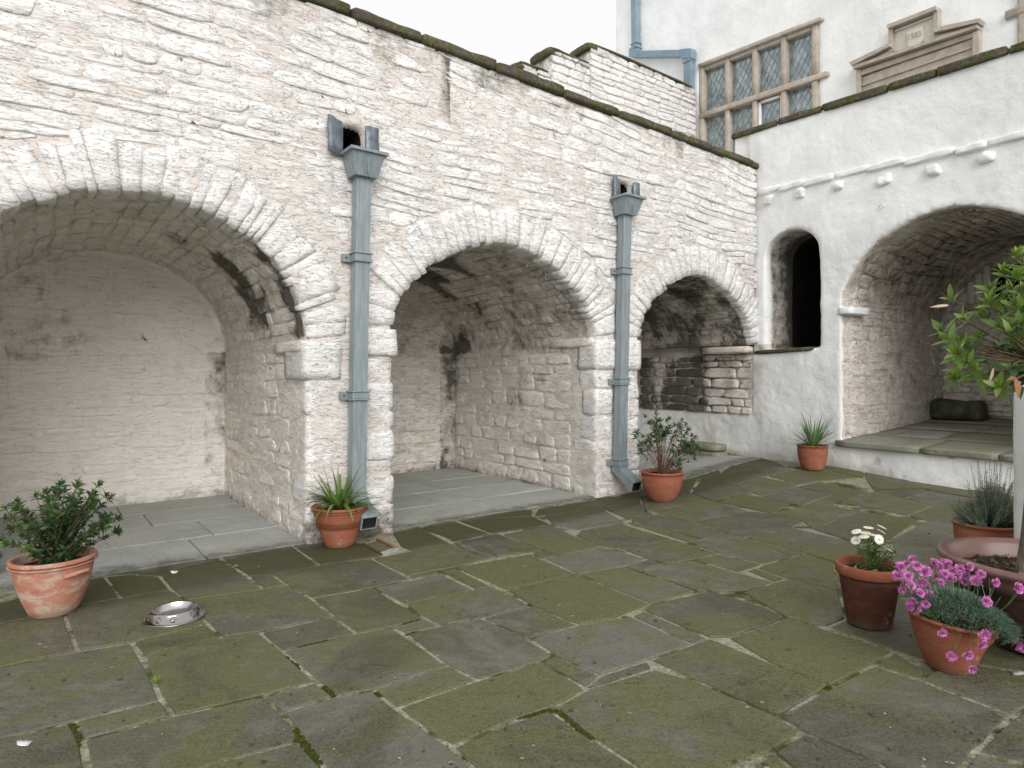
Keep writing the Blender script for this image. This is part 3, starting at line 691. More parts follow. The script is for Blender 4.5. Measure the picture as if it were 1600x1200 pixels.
# ------------------------------------------------------------------ paving
ys = np.concatenate([np.linspace(-5, 1, 13), np.linspace(1.15, 13.5, 84)]); xs = np.linspace(-8, 9, 110)
X, Y = np.meshgrid(xs, ys); P = np.stack([X, Y, gz(X, Y)], -1).reshape(-1, 3)
P[:, 2] += -.007+.004*fbm(P*3, 2, 2)
nx_ = len(xs); F = [[j*nx_+i, j*nx_+i+1, (j+1)*nx_+i+1, (j+1)*nx_+i] for j in range(len(ys)-1) for i in range(nx_-1)]
ground = put('courtyard_ground', P, F, M['bed']); tag(ground, kind='structure')
FL = '''-60,987 48,965 97,952 122,1016 -60,1055|97,952 190,936 268,922 290,936 327,976 200,1004 122,1016|212,1003 327,977 347,996 225,1023|-60,1055 122,1017 205,1004 232,1046 253,1092 112,1127 -60,1168
225,1024 347,997 408,988 441,1016 495,1064 400,1087 272,1117 255,1083 232,1046|117,1127 253,1094 270,1118 127,1155|-60,1168 112,1128 122,1165 140,1240 -60,1260|130,1157 270,1119 400,1089 412,1090 440,1113 468,1145 465,1157 400,1175 350,1187 300,1204 200,1240 150,1240
350,1188 400,1176 468,1157 500,1190 540,1240 200,1240 300,1205|412,1087 495,1065 525,1087 440,1111|410,988 522,964 557,989 441,1016|441,1017 520,999 558,989 612,980 660,1010 700,1039 640,1060 580,1078 525,1087 495,1064
440,1112 525,1089 580,1079 620,1107 705,1167 750,1210 770,1240 540,1240 500,1190 467,1143|585,1078 700,1040 745,1062 620,1106|620,1107 747,1063 800,1047 843,1034 918,1075 867,1103 800,1125 705,1165|705,1167 800,1130 858,1110 915,1147 960,1175 1015,1200 1040,1240 770,1240 750,1210
867,1105 915,1081 1020,1045 1090,1068 1200,1113 1217,1120 1252,1143 1200,1172 1150,1195 1090,1240 1060,1240 960,1173 915,1145|920,1075 940,1055 1012,1031 1022,1044 997,1053|852,1033 868,1026 935,1055 915,1070|635,991 688,978 752,966 805,996 865,1025 843,1034 800,1047 747,1062 700,1038 660,1009
614,979 665,966 686,978 635,990|487,935 582,919 662,965 612,979 558,988 522,963|292,940 422,921 452,915 485,935 522,962 400,986 347,995 327,975|250,900 300,889 350,879 362,884 412,920 310,939 290,936 270,920
165,901 205,897 250,900 267,921 190,934|-60,960 60,925 160,902 190,934 122,946 97,951 48,965 -60,986|155,878 327,857 340,867 350,879 300,888 250,899 205,896 165,899|341,866 400,857 452,850 497,882 427,898 387,899 362,882
388,900 427,899 447,914 413,920|455,849 495,846 566,848 598,865 500,882|430,900 500,884 580,873 640,904 582,917 487,934 452,915|583,872 643,862 705,850 762,873 707,886 637,898
638,900 685,891 690,896 643,904|705,849 718,848 777,870 765,873|612,832 655,825 707,848 643,860 625,853|657,824 697,811 766,835 712,845
712,813 830,808 862,819 770,833|716,846 777,836 850,860 777,869|784,836 862,821 895,837 940,854 878,866 840,855|828,865 848,860 876,866 848,872
712,886 828,866 900,894 790,921|688,891 712,887 767,915 743,920|588,917 688,897 740,920 630,942|634,945 742,921 770,916 830,947 752,965 688,977
793,922 850,910 900,900 1015,944 960,960 907,975 832,945|905,898 972,886 1090,924 1017,942|757,966 832,947 903,976 828,996|828,998 903,978 985,963 1082,1006 1012,1029 938,1053 865,1018
985,961 1003,954 1105,996 1085,1006|1007,952 1018,944 1112,924 1200,951 1228,964 1200,976 1140,994 1110,995|1135,998 1200,977 1230,965 1395,1016 1362,1036 1300,1068 1200,1033|1018,1034 1078,1008 1110,998 1200,1035 1292,1072 1215,1117 1200,1111 1120,1076
1222,1118 1300,1075 1365,1041 1450,1070 1582,1118 1520,1172 1490,1205 1440,1240 1375,1190 1255,1142|1210,1175 1257,1145 1375,1192 1440,1245 1300,1245|1110,1240 1205,1177 1300,1245|1500,1205 1525,1176 1650,1215 1650,1250 1460,1250
1525,1172 1585,1120 1660,1080 1660,1205|1367,1036 1398,1018 1450,1050 1435,1061|1438,1062 1452,1050 1500,1035 1660,1060 1600,1100 1583,1115|1297,979 1325,966 1440,978 1460,1035 1398,1015
1158,929 1212,910 1230,905 1310,923 1320,965 1290,978 1228,963|1310,923 1460,940 1440,975 1325,965|1002,893 1040,881 1082,875 1155,895 1212,910 1165,925 1112,922|978,886 1000,893 1110,922 1090,923
975,885 1012,874 1038,881 1000,892|850,873 878,867 940,855 1012,873 975,884 905,894|973,859 1055,843 1122,865 1082,874 1042,880 1012,872|905,829 970,819 1052,842 973,858 940,852 900,836
850,808 910,798 948,800 977,817 908,828 862,818|978,816 1000,817 1095,843 1078,848|1080,848 1112,839 1137,833 1200,850 1258,864 1193,881 1122,863|1085,875 1122,866 1190,882 1155,893
1165,893 1178,888 1230,903 1210,909|1182,886 1195,881 1260,866 1305,880 1312,922 1232,904|1160,840 1232,825 1262,830 1345,850 1345,878 1305,878 1260,864|985,813 1010,803 1050,808 1080,816 1138,831 1098,842
1082,817 1172,799 1205,803 1255,816 1235,824 1165,839 1138,832|1018,800 1075,787 1115,783 1170,798 1082,815|1120,783 1152,773 1187,776 1236,790 1205,802|1190,775 1243,761 1300,772 1248,791 1235,786
1245,760 1278,752 1360,767 1303,787 1298,772|1208,802 1250,791 1303,774 1320,782 1297,788 1343,799 1268,826 1255,816|1270,827 1345,799 1438,812 1390,842 1345,848|1312,787 1365,768 1415,777 1457,790 1417,805
1367,766 1417,755 1457,767 1415,778|1420,806 1459,792 1540,800 1530,822 1440,812|1417,778 1458,768 1560,785 1560,800 1459,790|1392,843 1447,815 1530,824 1530,860 1480,880 1400,865
1350,748 1400,749 1460,757 1545,770 1560,783 1458,767 1418,754 1365,765|1200,745 1240,735 1300,736 1345,747 1280,752 1250,757|1150,757 1195,746 1248,757 1243,760 1188,774|1090,748 1125,740 1192,746 1147,757
1080,770 1095,752 1145,759 1185,768 1150,773 1115,782|1125,738 1160,716 1190,715 1238,733 1195,744|1010,800 1000,780 1050,765 1078,771 1112,783 1070,787|950,797 930,785 1000,778 1010,800 982,812
835,806 840,795 900,785 938,781 948,797 908,797|700,810 765,800 833,796 832,806 715,812|941,779 965,775 1000,765 1050,757 1062,748 1090,750 1078,768 1050,764 1000,777 945,784|1440,977 1462,940 1560,930 1650,960 1650,1055 1500,1033 1462,1035
1240,734 1305,722 1350,732 1352,747 1300,736|1350,736 1420,738 1545,762 1545,769 1460,756 1400,748 1352,747|1062,747 1120,730 1128,738 1125,740 1092,747|1530,862 1560,800 1660,815 1660,925 1560,928 1480,930 1400,935 1345,880 1395,866 1480,880'''
def w2g(pts): return np.array([gpx(*p)[:2] for p in pts])
def poly_inset(P, g):
    n = len(P); A = sum(P[i][0]*P[(i+1) % n][1]-P[(i+1) % n][0]*P[i][1] for i in range(n))
    if A < 0: P = P[::-1]
    out = []
    for i in range(n):
        a, b, c = P[i-1], P[i], P[(i+1) % n]; e1 = (b-a)/np.linalg.norm(b-a); e2 = (c-b)/np.linalg.norm(c-b)
        n1 = np.array((-e1[1], e1[0])); n2 = np.array((-e2[1], e2[0])); m = n1+n2; m = m*2/max(m@m, .8)
        out.append(b+m*g)
    return np.array(out)
def flag(P, i, mat, name='flagstone', g=.0105, up=0., parent=ground, zf=None):
    P = poly_inset(np.array(P, float), g); n = len(P); R = []
    for j in range(n):
        a, b = P[j], P[(j+1) % n]; L = np.linalg.norm(b-a); m = max(1, int(L/.07))
        for k in range(m): R.append(a+(b-a)*k/m)
    R = np.array(R); R += .004*np.stack([fbm(np.c_[R*22, R[:, 0]*0+i*3.3], 2, 1), fbm(np.c_[R*22, R[:, 0]*0+i*3.3+50], 2, 3)], -1)
    # round sharp corners a little
    R = .94*R+.03*np.roll(R, 1, 0)+.03*np.roll(R, -1, 0); c = R.mean(0); n = len(R)
    tx, ty = rng.uniform(-.004, .004, 2); h0 = rng.uniform(-.001, .003)+up
    def z(Q): return (gz(Q[:, 0], Q[:, 1]) if zf is None else zf(Q))+h0+(Q-c)@np.array([tx, ty])
    w = R-c; l = np.linalg.norm(w, axis=1)[:, None]; Ra = R+w/l*.004; Rb = R; Rc = R-w/l*.007; Rd = c+w*.5
    V = np.concatenate([np.c_[Ra, z(Ra)-.05], np.c_[Rb, z(Rb)-.006+.002*fbm(np.c_[Rb*20, Rb[:, 0]*0], 2)], np.c_[Rc, z(Rc)], np.c_[Rd, z(Rd)+.003*fbm(np.c_[Rd*3, Rd[:, 0]*0+i], 2)], np.r_[c, z(c[None])+.001][None]])
    F = [[k*n+j, k*n+(j+1) % n, (k+1)*n+(j+1) % n, (k+1)*n+j] for k in range(3) for j in range(n)]+[[3*n+j, 3*n+(j+1) % n, 4*n] for j in range(n)]
    dd = inv(V, LO, LU, LN)[1]; gg = np.where(dd < 0, .85*np.exp(-((dd+.30)/.50)**2), 0) if up == 0 else .62*np.exp(-(np.maximum(dd, 0)/.30)**2)
    return put(name, V, F, mat, parent, smooth=False, grime=gg)
gullypx = [(567, 849), (600, 866), (622, 858), (590, 842)]
i = 0; hull = []
PL = [np.array([[float(v) for v in q.split(',')] for q in s.split()]) for s in FL.replace('\n', '|').split('|')]
AV = [(a, b) for a, P in enumerate(PL) for b in range(len(P))]; XY = np.array([PL[a][b] for a, b in AV]); TOL = np.clip((XY[:, 1]-700)*.022+3, 3.5, 10)
DD = np.hypot(XY[:, None, 0]-XY[None, :, 0], (XY[:, None, 1]-XY[None, :, 1])*1.4); own = np.array([a for a, b in AV]); par_ = list(range(len(AV)))
def find(k):
    while par_[k] != k: k = par_[k]
    return k
for k, l in sorted(zip(*np.where((DD < TOL[:, None]) & (own[:, None] != own[None, :]))), key=lambda q: DD[q[0], q[1]]):
    a, b = find(k), find(l)
    if a == b: continue
    ma = [q for q in range(len(AV)) if find(q) == a]; mb = [q for q in range(len(AV)) if find(q) == b]
    if {own[q] for q in ma} & {own[q] for q in mb}: continue
    par_[a] = b
for k in range(len(AV)):
    m = [q for q in range(len(AV)) if find(q) == find(k)]; a, b = AV[k]; PL[a][b] = XY[m].mean(0)
fixed = {k for k in range(len(AV)) if sum(find(q) == find(k) for q in range(len(AV))) > 1}
for k, (a, b) in enumerate(AV):          # corners that butt against the side of a neighbouring flag
    if k in fixed: continue
    best = None
    for c, Q in enumerate(PL):
        if c == a: continue
        for e in range(len(Q)):
            p, q = Q[e], Q[(e+1) % len(Q)]; v = q-p; t = float((PL[a][b]-p)@v/(v@v+1e-9))
            if .02 < t < .98:
                f_ = p+v*t; d = math.hypot(*(f_-PL[a][b]))
                if d < TOL[k]*.9 and (best is None or d < best[0]): best = (d, f_)
    if best: PL[a][b] = best[1]
for P in PL: flag(w2g(P), i, M['flag']); i += 1
# the same paving carried on outside the frame
for j, yb in enumerate(np.arange(-4.5, 9, .62)):
    xb = -6.-rng.uniform(0, .5)
    while xb < 7.5:
        w = rng.uniform(.45, .95); c = np.array([(xb, yb), (xb+w, yb), (xb+w, yb+.62), (xb, yb+.62)]); th = .0; 
        out = True; 
        for x, y in list(c)+[c.mean(0)]:
            if y > .3:
                px = 800+x/y*1000; py = HY+(CH-float(gz(x, y)))/y*1000
                if -75 < px < 1668 and py < 1262: out = False
        t, d, _ = inv(np.c_[c, c[:, 0]*0], LO, LU, LN); s, e, _ = inv(np.c_[c, c[:, 0]*0], RO, RU, RN)
        if out and (d < 0).all() and (e < 0).all(): flag(c, i, M['flag']); i += 1
        xb += w
# pale slabs inside the alcoves
for ai, A in enumerate(ARCH):
    d0 = (.02, .02, -.12)[ai]; lo, hi = A['c']-A['a']+.0, A['c']+A['a']+(0 if ai < 2 else .05)
    rows = [d0, .75, 1.45, 2.1, A['D']+.02] if ai != 2 else [d0, .6, 1.3, 2.3]
    for j in range(len(rows)-1):
        a = lo; 
        while a < hi-.02:
            w = random.uniform(.55, 1.05)
            if hi-a-w < .35: w = hi-a
            c = [LW(a, rows[j], 0)[:2], LW(a+w, rows[j], 0)[:2], LW(a+w, rows[j+1], 0)[:2], LW(a, rows[j+1], 0)[:2]]
            flag(c, i, M['slab'], 'alcove_slab', .005, .010); i += 1; a += w
# moss in the joints and small weeds
def clump(c, r, n, seed):
    out = []; rr = random.Random(seed)
    for k in range(n):
        p = np.array(c)+np.array((rr.gauss(0, r), rr.gauss(0, r), .002)); s = rr.uniform(.006, .014)
        P_, F_ = CUBES[2]; q = P_/np.linalg.norm(P_, axis=1)[:, None]*np.array((s*1.3, s*1.3, s*.6)); out.append((q+p, F_))
    return out
mm = []
for (x0, y0, x1, y1, n) in ((443, 1025, 468, 1045, 34), (505, 1072, 522, 1086, 26), (460, 1140, 500, 1195, 60), (590, 1083, 596, 1086, 12), (466, 1008, 515, 1000, 30), (635, 990, 660, 986, 18), (625, 972, 655, 969, 16), (976, 963, 982, 965, 12), (810, 1120, 862, 1108, 50), (870, 1108, 925, 1152, 40), (1155, 925, 1165, 923, 12), (1254, 867, 1300, 880, 22), (112, 1130, 122, 1165, 30), (112, 1075, 130, 1080, 5), (1110, 1075, 1140, 1088, 18), (412, 1110, 420, 1118, 6), (1290, 1074, 1297, 1072, 8)):
    for k in range(n*2):
        u = random.random(); g = gpx(x0+(x1-x0)*u, y0+(y1-y0)*u); mm += clump(g-np.array((0, 0, .011)), .005, 1, k+n)
V, F, _ = join(mm); tag(put('joint_moss', V, F, M['moss']), kind='stuff')
def blades(c, n, hgt, sp, w, mat, name, root=None, curve=.6, seed=0, asobj=False, up=.15, base=.01, nseg=6, fold=.25, label=None):
    rr = random.Random(seed); out = []
    for k in range(n):
        az_ = rr.uniform(0, 2*math.pi) if n < 8 else 2*math.pi*(k*.618 % 1)+rr.uniform(-.2, .2); tilt = rr.uniform(up, 1.)**.9*sp; L = hgt*rr.uniform(.7, 1.15); cv = curve*rr.uniform(.3, 1.4)
        p = np.array(c, float)+np.array((math.cos(az_), math.sin(az_), 0))*base*rr.random(); V = []; th = tilt
        dirh = np.array((math.cos(az_), math.sin(az_), 0)); side = np.array((-math.sin(az_), math.cos(az_), 0))
        for s in range(nseg+1):
            f_ = s/nseg; ww = w*(.55+.9*f_ if f_ < .3 else 1.0 if f_ < .5 else (1-f_)/.5*1.0)*.5*rr.uniform(.98, 1.02)+.0004
            dn = dirh*math.cos(th)*-1*0+np.array((0, 0, 1))*0
            nrm = -dirh*math.cos(th)+np.array((0, 0, math.sin(th)))
            V += [p-side*ww+nrm*fold*ww, p.copy(), p+side*ww+nrm*fold*ww]
            p = p+(dirh*math.sin(th)+np.array((0, 0, math.cos(th))))*L/nseg; th += cv/nseg*2
        F = []
        for s in range(nseg):
            a = s*3; F += [[a, a+1, a+4, a+3], [a+1, a+2, a+5, a+4]]
        out.append((np.array(V), F))
    if asobj: return [put(name, V, F, mat, root) for V, F in out]
    V, F, _ = join(out); return put(name, V, F, mat, root)
g = gpx(244, 1068); wd = blades(g, 14, .045, .7, .004, M['leaf_new'], 'grass_tuft'); tag(wd, 'small bright grass tuft in the paving joint below the steel bowl', 'weed')
g = gpx(368, 887); wd = blades(g, 12, .03, 1.2, .010, M['leaf_new'], 'small_weed'); tag(wd, 'tiny yellow green weed between flags in front of the left alcove', 'weed')

# grit, crumbs of mortar and bits of leaf lying about
gp = []
for k in range(260):
    px, py = random.uniform(-20, 1600), 1210-460*random.random()**1.4; p = gpx(px, py)
    if inv(p, LO, LU, LN)[1] > -.05 or inv(p, RO, RU, RN)[1] > -.05: continue
    s_ = random.uniform(.0018, .0055); P_, F_ = CUBES[2]; gp.append((P_*np.array((s_*random.uniform(.8, 2), s_, s_*.5))+p+np.array((0, 0, .004)), F_))
V, F, _ = join(gp[:50]); tag(put('paving_grit', V, F, M['ledge']), kind='stuff')
if gp[50:]: V, F, _ = join(gp[50:]); tag(put('leaf_crumbs', V, F, M['twig']), kind='stuff')
# ------------------------------------------------------------------ the house behind
house = thing('white_house', FW(-2.5, 0, 4.), 'tall white rendered house front rising behind the parapet, stone windows', 'building')
wc = [pF(x, 100)[0] for x in (1097, 1137, 1180, 1225, 1274)]
hz = [pF(1097, 103)[1], pF(1274, 35)[1]]; tz = [pF(1097, 181)[1], pF(1274, 122)[1]]
zlin = lambda a, e: e[0]+(e[1]-e[0])*(a-wc[0])/(wc[-1]-wc[0])
bt = [tz[0]-1.45, tz[1]-1.45]
wcut = np.array([FW(wc[0], -.5, bt[0]), FW(wc[-1], -.5, bt[1]), FW(wc[-1], -.5, hz[1]-.03), FW(wc[0], -.5, hz[0]-.03), FW(wc[0], .30, bt[0]), FW(wc[-1], .30, bt[1]), FW(wc[-1], .30, hz[1]-.03), FW(wc[0], .30, hz[0]-.03)])
w2c = pF(1596, 30)[0]
cut2 = boxg(FW, (w2c+.06, w2c+.8), (-.5, .3), (4.9, 9.5))
sl0 = pF(961, 60)[0]
V, N, F = carve(boxg(FW, (sl0, 4.5), (0, 3.0), (3.5, 13.5)), [(wcut, [[0, 1, 2, 3], [4, 5, 6, 7], [0, 1, 5, 4], [1, 2, 6, 5], [2, 3, 7, 6], [3, 0, 4, 7]]), cut2], .065, 1)
V = V+N*(.05*fbm(V*.8, 2, 31)+.012*fbm(V*4, 2, 32))[:, None]
cen = V[F].mean(1); a, d, z = inv(cen, FO, RU, RN); V, F = keep(V, F, (d < 2.9) & (z < 13.4))
a, d, z = inv(V, FO, RU, RN)
put('render_coat', V, F, M['plaster'], house, grime=np.clip(.28*np.exp(-((a-sl0)**2)/.1)+.2*fbm(V*.9, 2, 5), 0, 1))
def fblk(name, a, d, z, mat, root, n=3, k_=18, amp=.006, seed=0, sl=0.):
    def g(u, v, w): A_ = a[0]+(u+1)/2*(a[1]-a[0]); return FW(A_, d[0]+(w+1)/2*(d[1]-d[0]), z[0]+(v+1)/2*(z[1]-z[0])+sl*(A_-a[0]))
    V, F = block(g, n, k_, amp, 8, seed); return put(name, V, F, mat, root)
sH = (hz[1]-hz[0])/(wc[-1]-wc[0]); sT = (tz[1]-tz[0])/(wc[-1]-wc[0])
for i, x in enumerate(wc):          # jambs and mullions, above and below the transom
    w = .048 if 0 < i < 4 else .055
    fblk('mullion', (x-w, x+w), (-.035, .26), (zlin(x, tz)+.05, zlin(x, hz)-.03), M['sand'], house, 3, 40, seed=i)
    fblk('mullion', (x-w, x+w), (-.035, .26), (zlin(x, bt), zlin(x, tz)-.05), M['sand'], house, 3, 40, seed=i+9)
fblk('window_head', (wc[0]-.08, wc[-1]+.16), (-.08, .25), (hz[0]-.03, hz[0]+.04), M['sand'], house, 5, 40, sl=sH)
fblk('window_head_moulding', (wc[0]-.05, wc[-1]+.05), (-.01, .25), (hz[0]-.11, hz[0]-.033), M['sand'], house, 5, 40, sl=sH)
fblk('transom', (wc[0]-.08, wc[-1]+.26), (-.055, .26), (tz[0]-.05, tz[0]+.05), M['sand'], house, 5, 40, sl=sT)
fblk('window_sill', (wc[0]-.1, wc[-1]+.1), (-.14, .26), (bt[0]-.1, bt[0]), M['sand'], house, 5, sl=sT)
# leaded lights: every diamond pane set a little differently
def light(x0, x1, zb0, zb1, zt0, zt1, seed, clear=False):
    rr = random.Random(seed); dw, dh = .125, .20; d0 = .10; V, F, LV = [], [], []
    nx = int((x1-x0)/dw)+2; nz = int((max(zt0, zt1)-min(zb0, zb1))/dh)+3
    zl = lambda x, a, b: a+(b-a)*(x-x0)/(x1-x0)
    def clip(P):
        for (ex, ez, c) in ((1, 0, x0), (-1, 0, -x1)):
            Q = []
            for i in range(len(P)):
                p, q = P[i], P[(i+1) % len(P)]; a, b = p[0]*ex-c, q[0]*ex-c
                if a >= 0: Q.append(p)
                if a*b < 0: t = a/(a-b); Q.append((p[0]+(q[0]-p[0])*t, p[1]+(q[1]-p[1])*t))
            P = Q
            if not P: return P
        for s, za, zb_ in ((1, zb0, zb1), (-1, zt0, zt1)):
            Q = []
            for i in range(len(P)):
                p, q = P[i], P[(i+1) % len(P)]; a, b = s*(p[1]-zl(p[0], za, zb_)), s*(q[1]-zl(q[0], za, zb_))
                if a >= 0: Q.append(p)
                if a*b < 0: t = a/(a-b); Q.append((p[0]+(q[0]-p[0])*t, p[1]+(q[1]-p[1])*t))
            P = Q
            if not P: return P
        return P
    zm = min(zb0, zb1)
    for j in range(nz*2):
        for i in range(nx):
            cx = x0+(i+.5*(j % 2))*dw; cz = zm+j*dh/2
            P = clip([(cx-dw/2, cz), (cx, cz-dh/2), (cx+dw/2, cz), (cx, cz+dh/2)])
            if len(P) < 3: continue
            tx, tz_ = rr.gauss(0, .035), rr.gauss(0, .035); n = len(V)
            for p in P: V.append(FW(p[0], d0+tx*(p[0]-cx)+tz_*(p[1]-cz), p[1]))
            F.append(list(range(n, n+len(P))))
            for k in range(len(P)):
                p, q = np.array(P[k]), np.array(P[(k+1) % len(P)]); e = q-p; l = np.linalg.norm(e)
                if l < .02 or e[1] < 0: continue
                m = np.array((-e[1], e[0]))/l*.0055
                a_ = len(LV)
                LV += [FW(*(p+m)[[0]], d0-.006, (p+m)[1]), FW(*(p-m)[[0]], d0-.006, (p-m)[1]), FW(*(q-m)[[0]], d0-.006, (q-m)[1]), FW(*(q+m)[[0]], d0-.006, (q+m)[1])]
    w = put('leaded_light', np.array(V), F, M['glass'], house, smooth=False)
    LV = np.array(LV).reshape(-1, 4, 3); B = LV+np.array((*RN, 0))*.010; VV = np.concatenate([LV, B], 1).reshape(-1, 3); FF = []
    for i in range(len(LV)): o = i*8; FF += [[o, o+1, o+2, o+3], [o, o+4, o+5, o+1], [o+2, o+6, o+7, o+3]]
    put('lead_lattice', VV, FF, M['came'], w, smooth=False)
    return w
for i in range(4):
    x0, x1 = wc[i]+.045, wc[i+1]-.045
    light(x0, x1, zlin(x0, tz)+.05, zlin(x1, tz)+.05, zlin(x0, hz)-.09, zlin(x1, hz)-.09, i)
    w = light(x0, x1, zlin(x0, bt), zlin(x1, bt), zlin(x0, tz)-.05, zlin(x1, tz)-.05, i+5)
    if i == 2:
        for (a, z0, z1) in ((x0+.03, zlin(x0, bt), zlin(x0, tz)-.08), (x1-.03, zlin(x1, bt), zlin(x1, tz)-.08)):
            fblk('casement_bar', (a-.022, a+.022), (.02, .09), (z0, z1), M['white_frame'], w, 2, 20, 0)
        fblk('casement_bar', (x0+.055, x1-.055), (.02, .09), (zlin(x0, tz)-.13, zlin(x0, tz)-.085), M['white_frame'], w, 2, 20, 0, sl=sT)
# second window at the very edge
fblk('mullion', (w2c-.03, w2c+.10), (-.06, .25), (4.9, 9.3), M['sand'], house, 4, seed=77)
zt_ = pF(1590, 20)[1]; fblk('transom', (w2c-.18, w2c+.9), (-.07, .25), (zt_-.06, zt_+.06), M['sand'], house, 4, 40, seed=78)
# carved doorcase with broken pediment and date shield
door = thing('doorcase', FW(*pF(1440, 80)[:1], 0, 4.6), 'carved buff sandstone doorcase with a stepped pediment and date shield', 'doorway')
def fpr(name, pts, d0, d1, mat, root=door, bevel=True):
    Q = [pF(*p, d=0) for p in pts]; n = len(Q)
    V = np.array([FW(a, d0, b) for a, b in Q]+[FW(a, d1, b) for a, b in Q]); c = V[:n].mean(0)
    F = [list(range(n)), list(range(n, 2*n))[::-1]]+[[i, n+i, n+(i+1) % n, (i+1) % n] for i in range(n)]
    return put(name, V, F, mat, root, smooth=False)
fpr('tablet_panel', [(1399, 47), (1468, 20), (1468, 60), (1399, 92)], -.06, .1, M['sand_pale'])
fpr('tablet_post', [(1394.5, 45), (1401, 44), (1401, 88), (1394.5, 90)], -.13, .1, M['sand'])
fpr('tablet_post', [(1465, 20), (1471.5, 17), (1471, 56), (1465, 58)], -.13, .1, M['sand'])
fpr('tablet_cornice', [(1394, 44.5), (1471.5, 15), (1471.5, 21), (1396, 50)], -.19, .1, M['sand'])
fpr('tablet_bead', [(1403, 50.5), (1465, 26.5), (1465, 28.5), (1403, 52.5)], -.10, .1, M['sand_pale'])
fpr('raking_cornice', [(1337.5, 103), (1401, 73), (1401, 78), (1341, 108)], -.22, .1, M['sand'])
fpr('raking_fillet', [(1346, 107), (1404, 79), (1404, 83), (1350, 109)], -.14, .1, M['sand'])
fpr('raking_cornice', [(1469, 50), (1541, 35.5), (1538, 42), (1469, 57)], -.22, .1, M['sand'])
fpr('raking_fillet', [(1466, 60), (1530, 44), (1530, 48), (1466, 65)], -.14, .1, M['sand'])
fpr('tympanum', [(1345, 111), (1403, 80), (1466, 56), (1533, 42), (1534, 50)], -.065, .1, M['sand_pale'])
fpr('entablature', [(1342, 107), (1535, 44), (1535, 49), (1342, 112)], -.19, .1, M['sand'])
fpr('frieze', [(1347, 113.5), (1528, 53), (1527, 60), (1347, 121)], -.10, .1, M['sand'])
fpr('jamb_post', [(1344, 112.5), (1350, 111), (1350, 172), (1344, 174)], -.12, .1, M['sand'])
fpr('jamb_post', [(1525, 54), (1535, 50.5), (1535, 112), (1525, 116)], -.12, .1, M['sand'])
fpr('lintel_panel', [(1351, 122), (1524, 62), (1524, 116), (1351, 172)], -.06, .1, M['sand'])
fpr('lintel_band', [(1352, 133), (1524, 74), (1524, 77), (1352, 136)], -.09, .1, M['sand'])
fpr('shield', [(1423, 52), (1446.5, 43.5), (1446.8, 66), (1443, 71), (1434, 76), (1427, 76.5), (1423.6, 74)], -.11, .05, M['sand_pale'])
# figures on the shield
cu = bpy.data.curves.new('date', 'FONT'); cu.body = '1583'; cu.extrude = .012; cu.size = 1.
to = bpy.data.objects.new('date', cu); COL.objects.link(to); dg = bpy.context.evaluated_depsgraph_get(); me = bpy.data.meshes.new_from_object(to.evaluated_get(dg))
bpy.data.objects.remove(to)
vv = np.array([v.co[:] for v in me.vertices]); ff = [list(p.vertices) for p in me.polygons]
a0, z0 = pF(1425.5, 66); a1, z1 = pF(1445, 59.5); x = (vv[:, 0]-vv[:, 0].min())/np.ptp(vv[:, 0]); y = (vv[:, 1]-vv[:, 1].min())/np.ptp(vv[:, 1])
hgt = pF(1425.5, 57)[1]-z0
put('date_figures', FW(a0+(a1-a0)*x, -.11-.008*(vv[:, 2] > 0), z0+(z1-z0)*x+hgt*y), ff, M['sand'], door, smooth=False)

# house downpipe
dp = thing('house_downpipe', FW(pF(1085, 90)[0], -.1, 4.4), 'pale blue square downpipe with a dogleg on the house wall', 'drainpipe')
def fbox(name, p0, p1, w, d0, d1, mat=M['pipe_light'], root=dp):
    (a0, z0), (a1, z1) = pF(*p0), pF(*p1)
    if abs(z1-z0) > abs(a1-a0): P = [(a0-w, z0), (a0+w, z0), (a1+w, z1), (a1-w, z1)]
    else: P = [(a0, z0-w), (a1, z1-w), (a1, z1+w), (a0, z0+w)]
    V = np.array([FW(a, d0, b) for a, b in P]+[FW(a, d1, b) for a, b in P])
    return put(name, V, [[0, 1, 2, 3], [7, 6, 5, 4], [0, 4, 5, 1], [1, 5, 6, 2], [2, 6, 7, 3], [3, 7, 4, 0]], mat, root, smooth=False)
fbox('upper_pipe', (998, -60), (1000, 88), .075, -.20, -.06)
fbox('offset_pipe', (994, 88), (1079, 86.5), .072, -.198, -.058)
fbox('lower_pipe', (1083, 94), (1083.5, 260), .088, -.20, -.05)
fbox('elbow', (1074, 88), (1090, 87), .10, -.215, -.05)
fbox('elbow', (993, 86), (1007, 86), .10, -.215, -.05)
for p in (((1000, 76), (1000, 79)), ((1083, 97), (1083, 101)), ((1000, 70), (1000, 72))): fbox('collar', *p, .10, -.22, -.04)

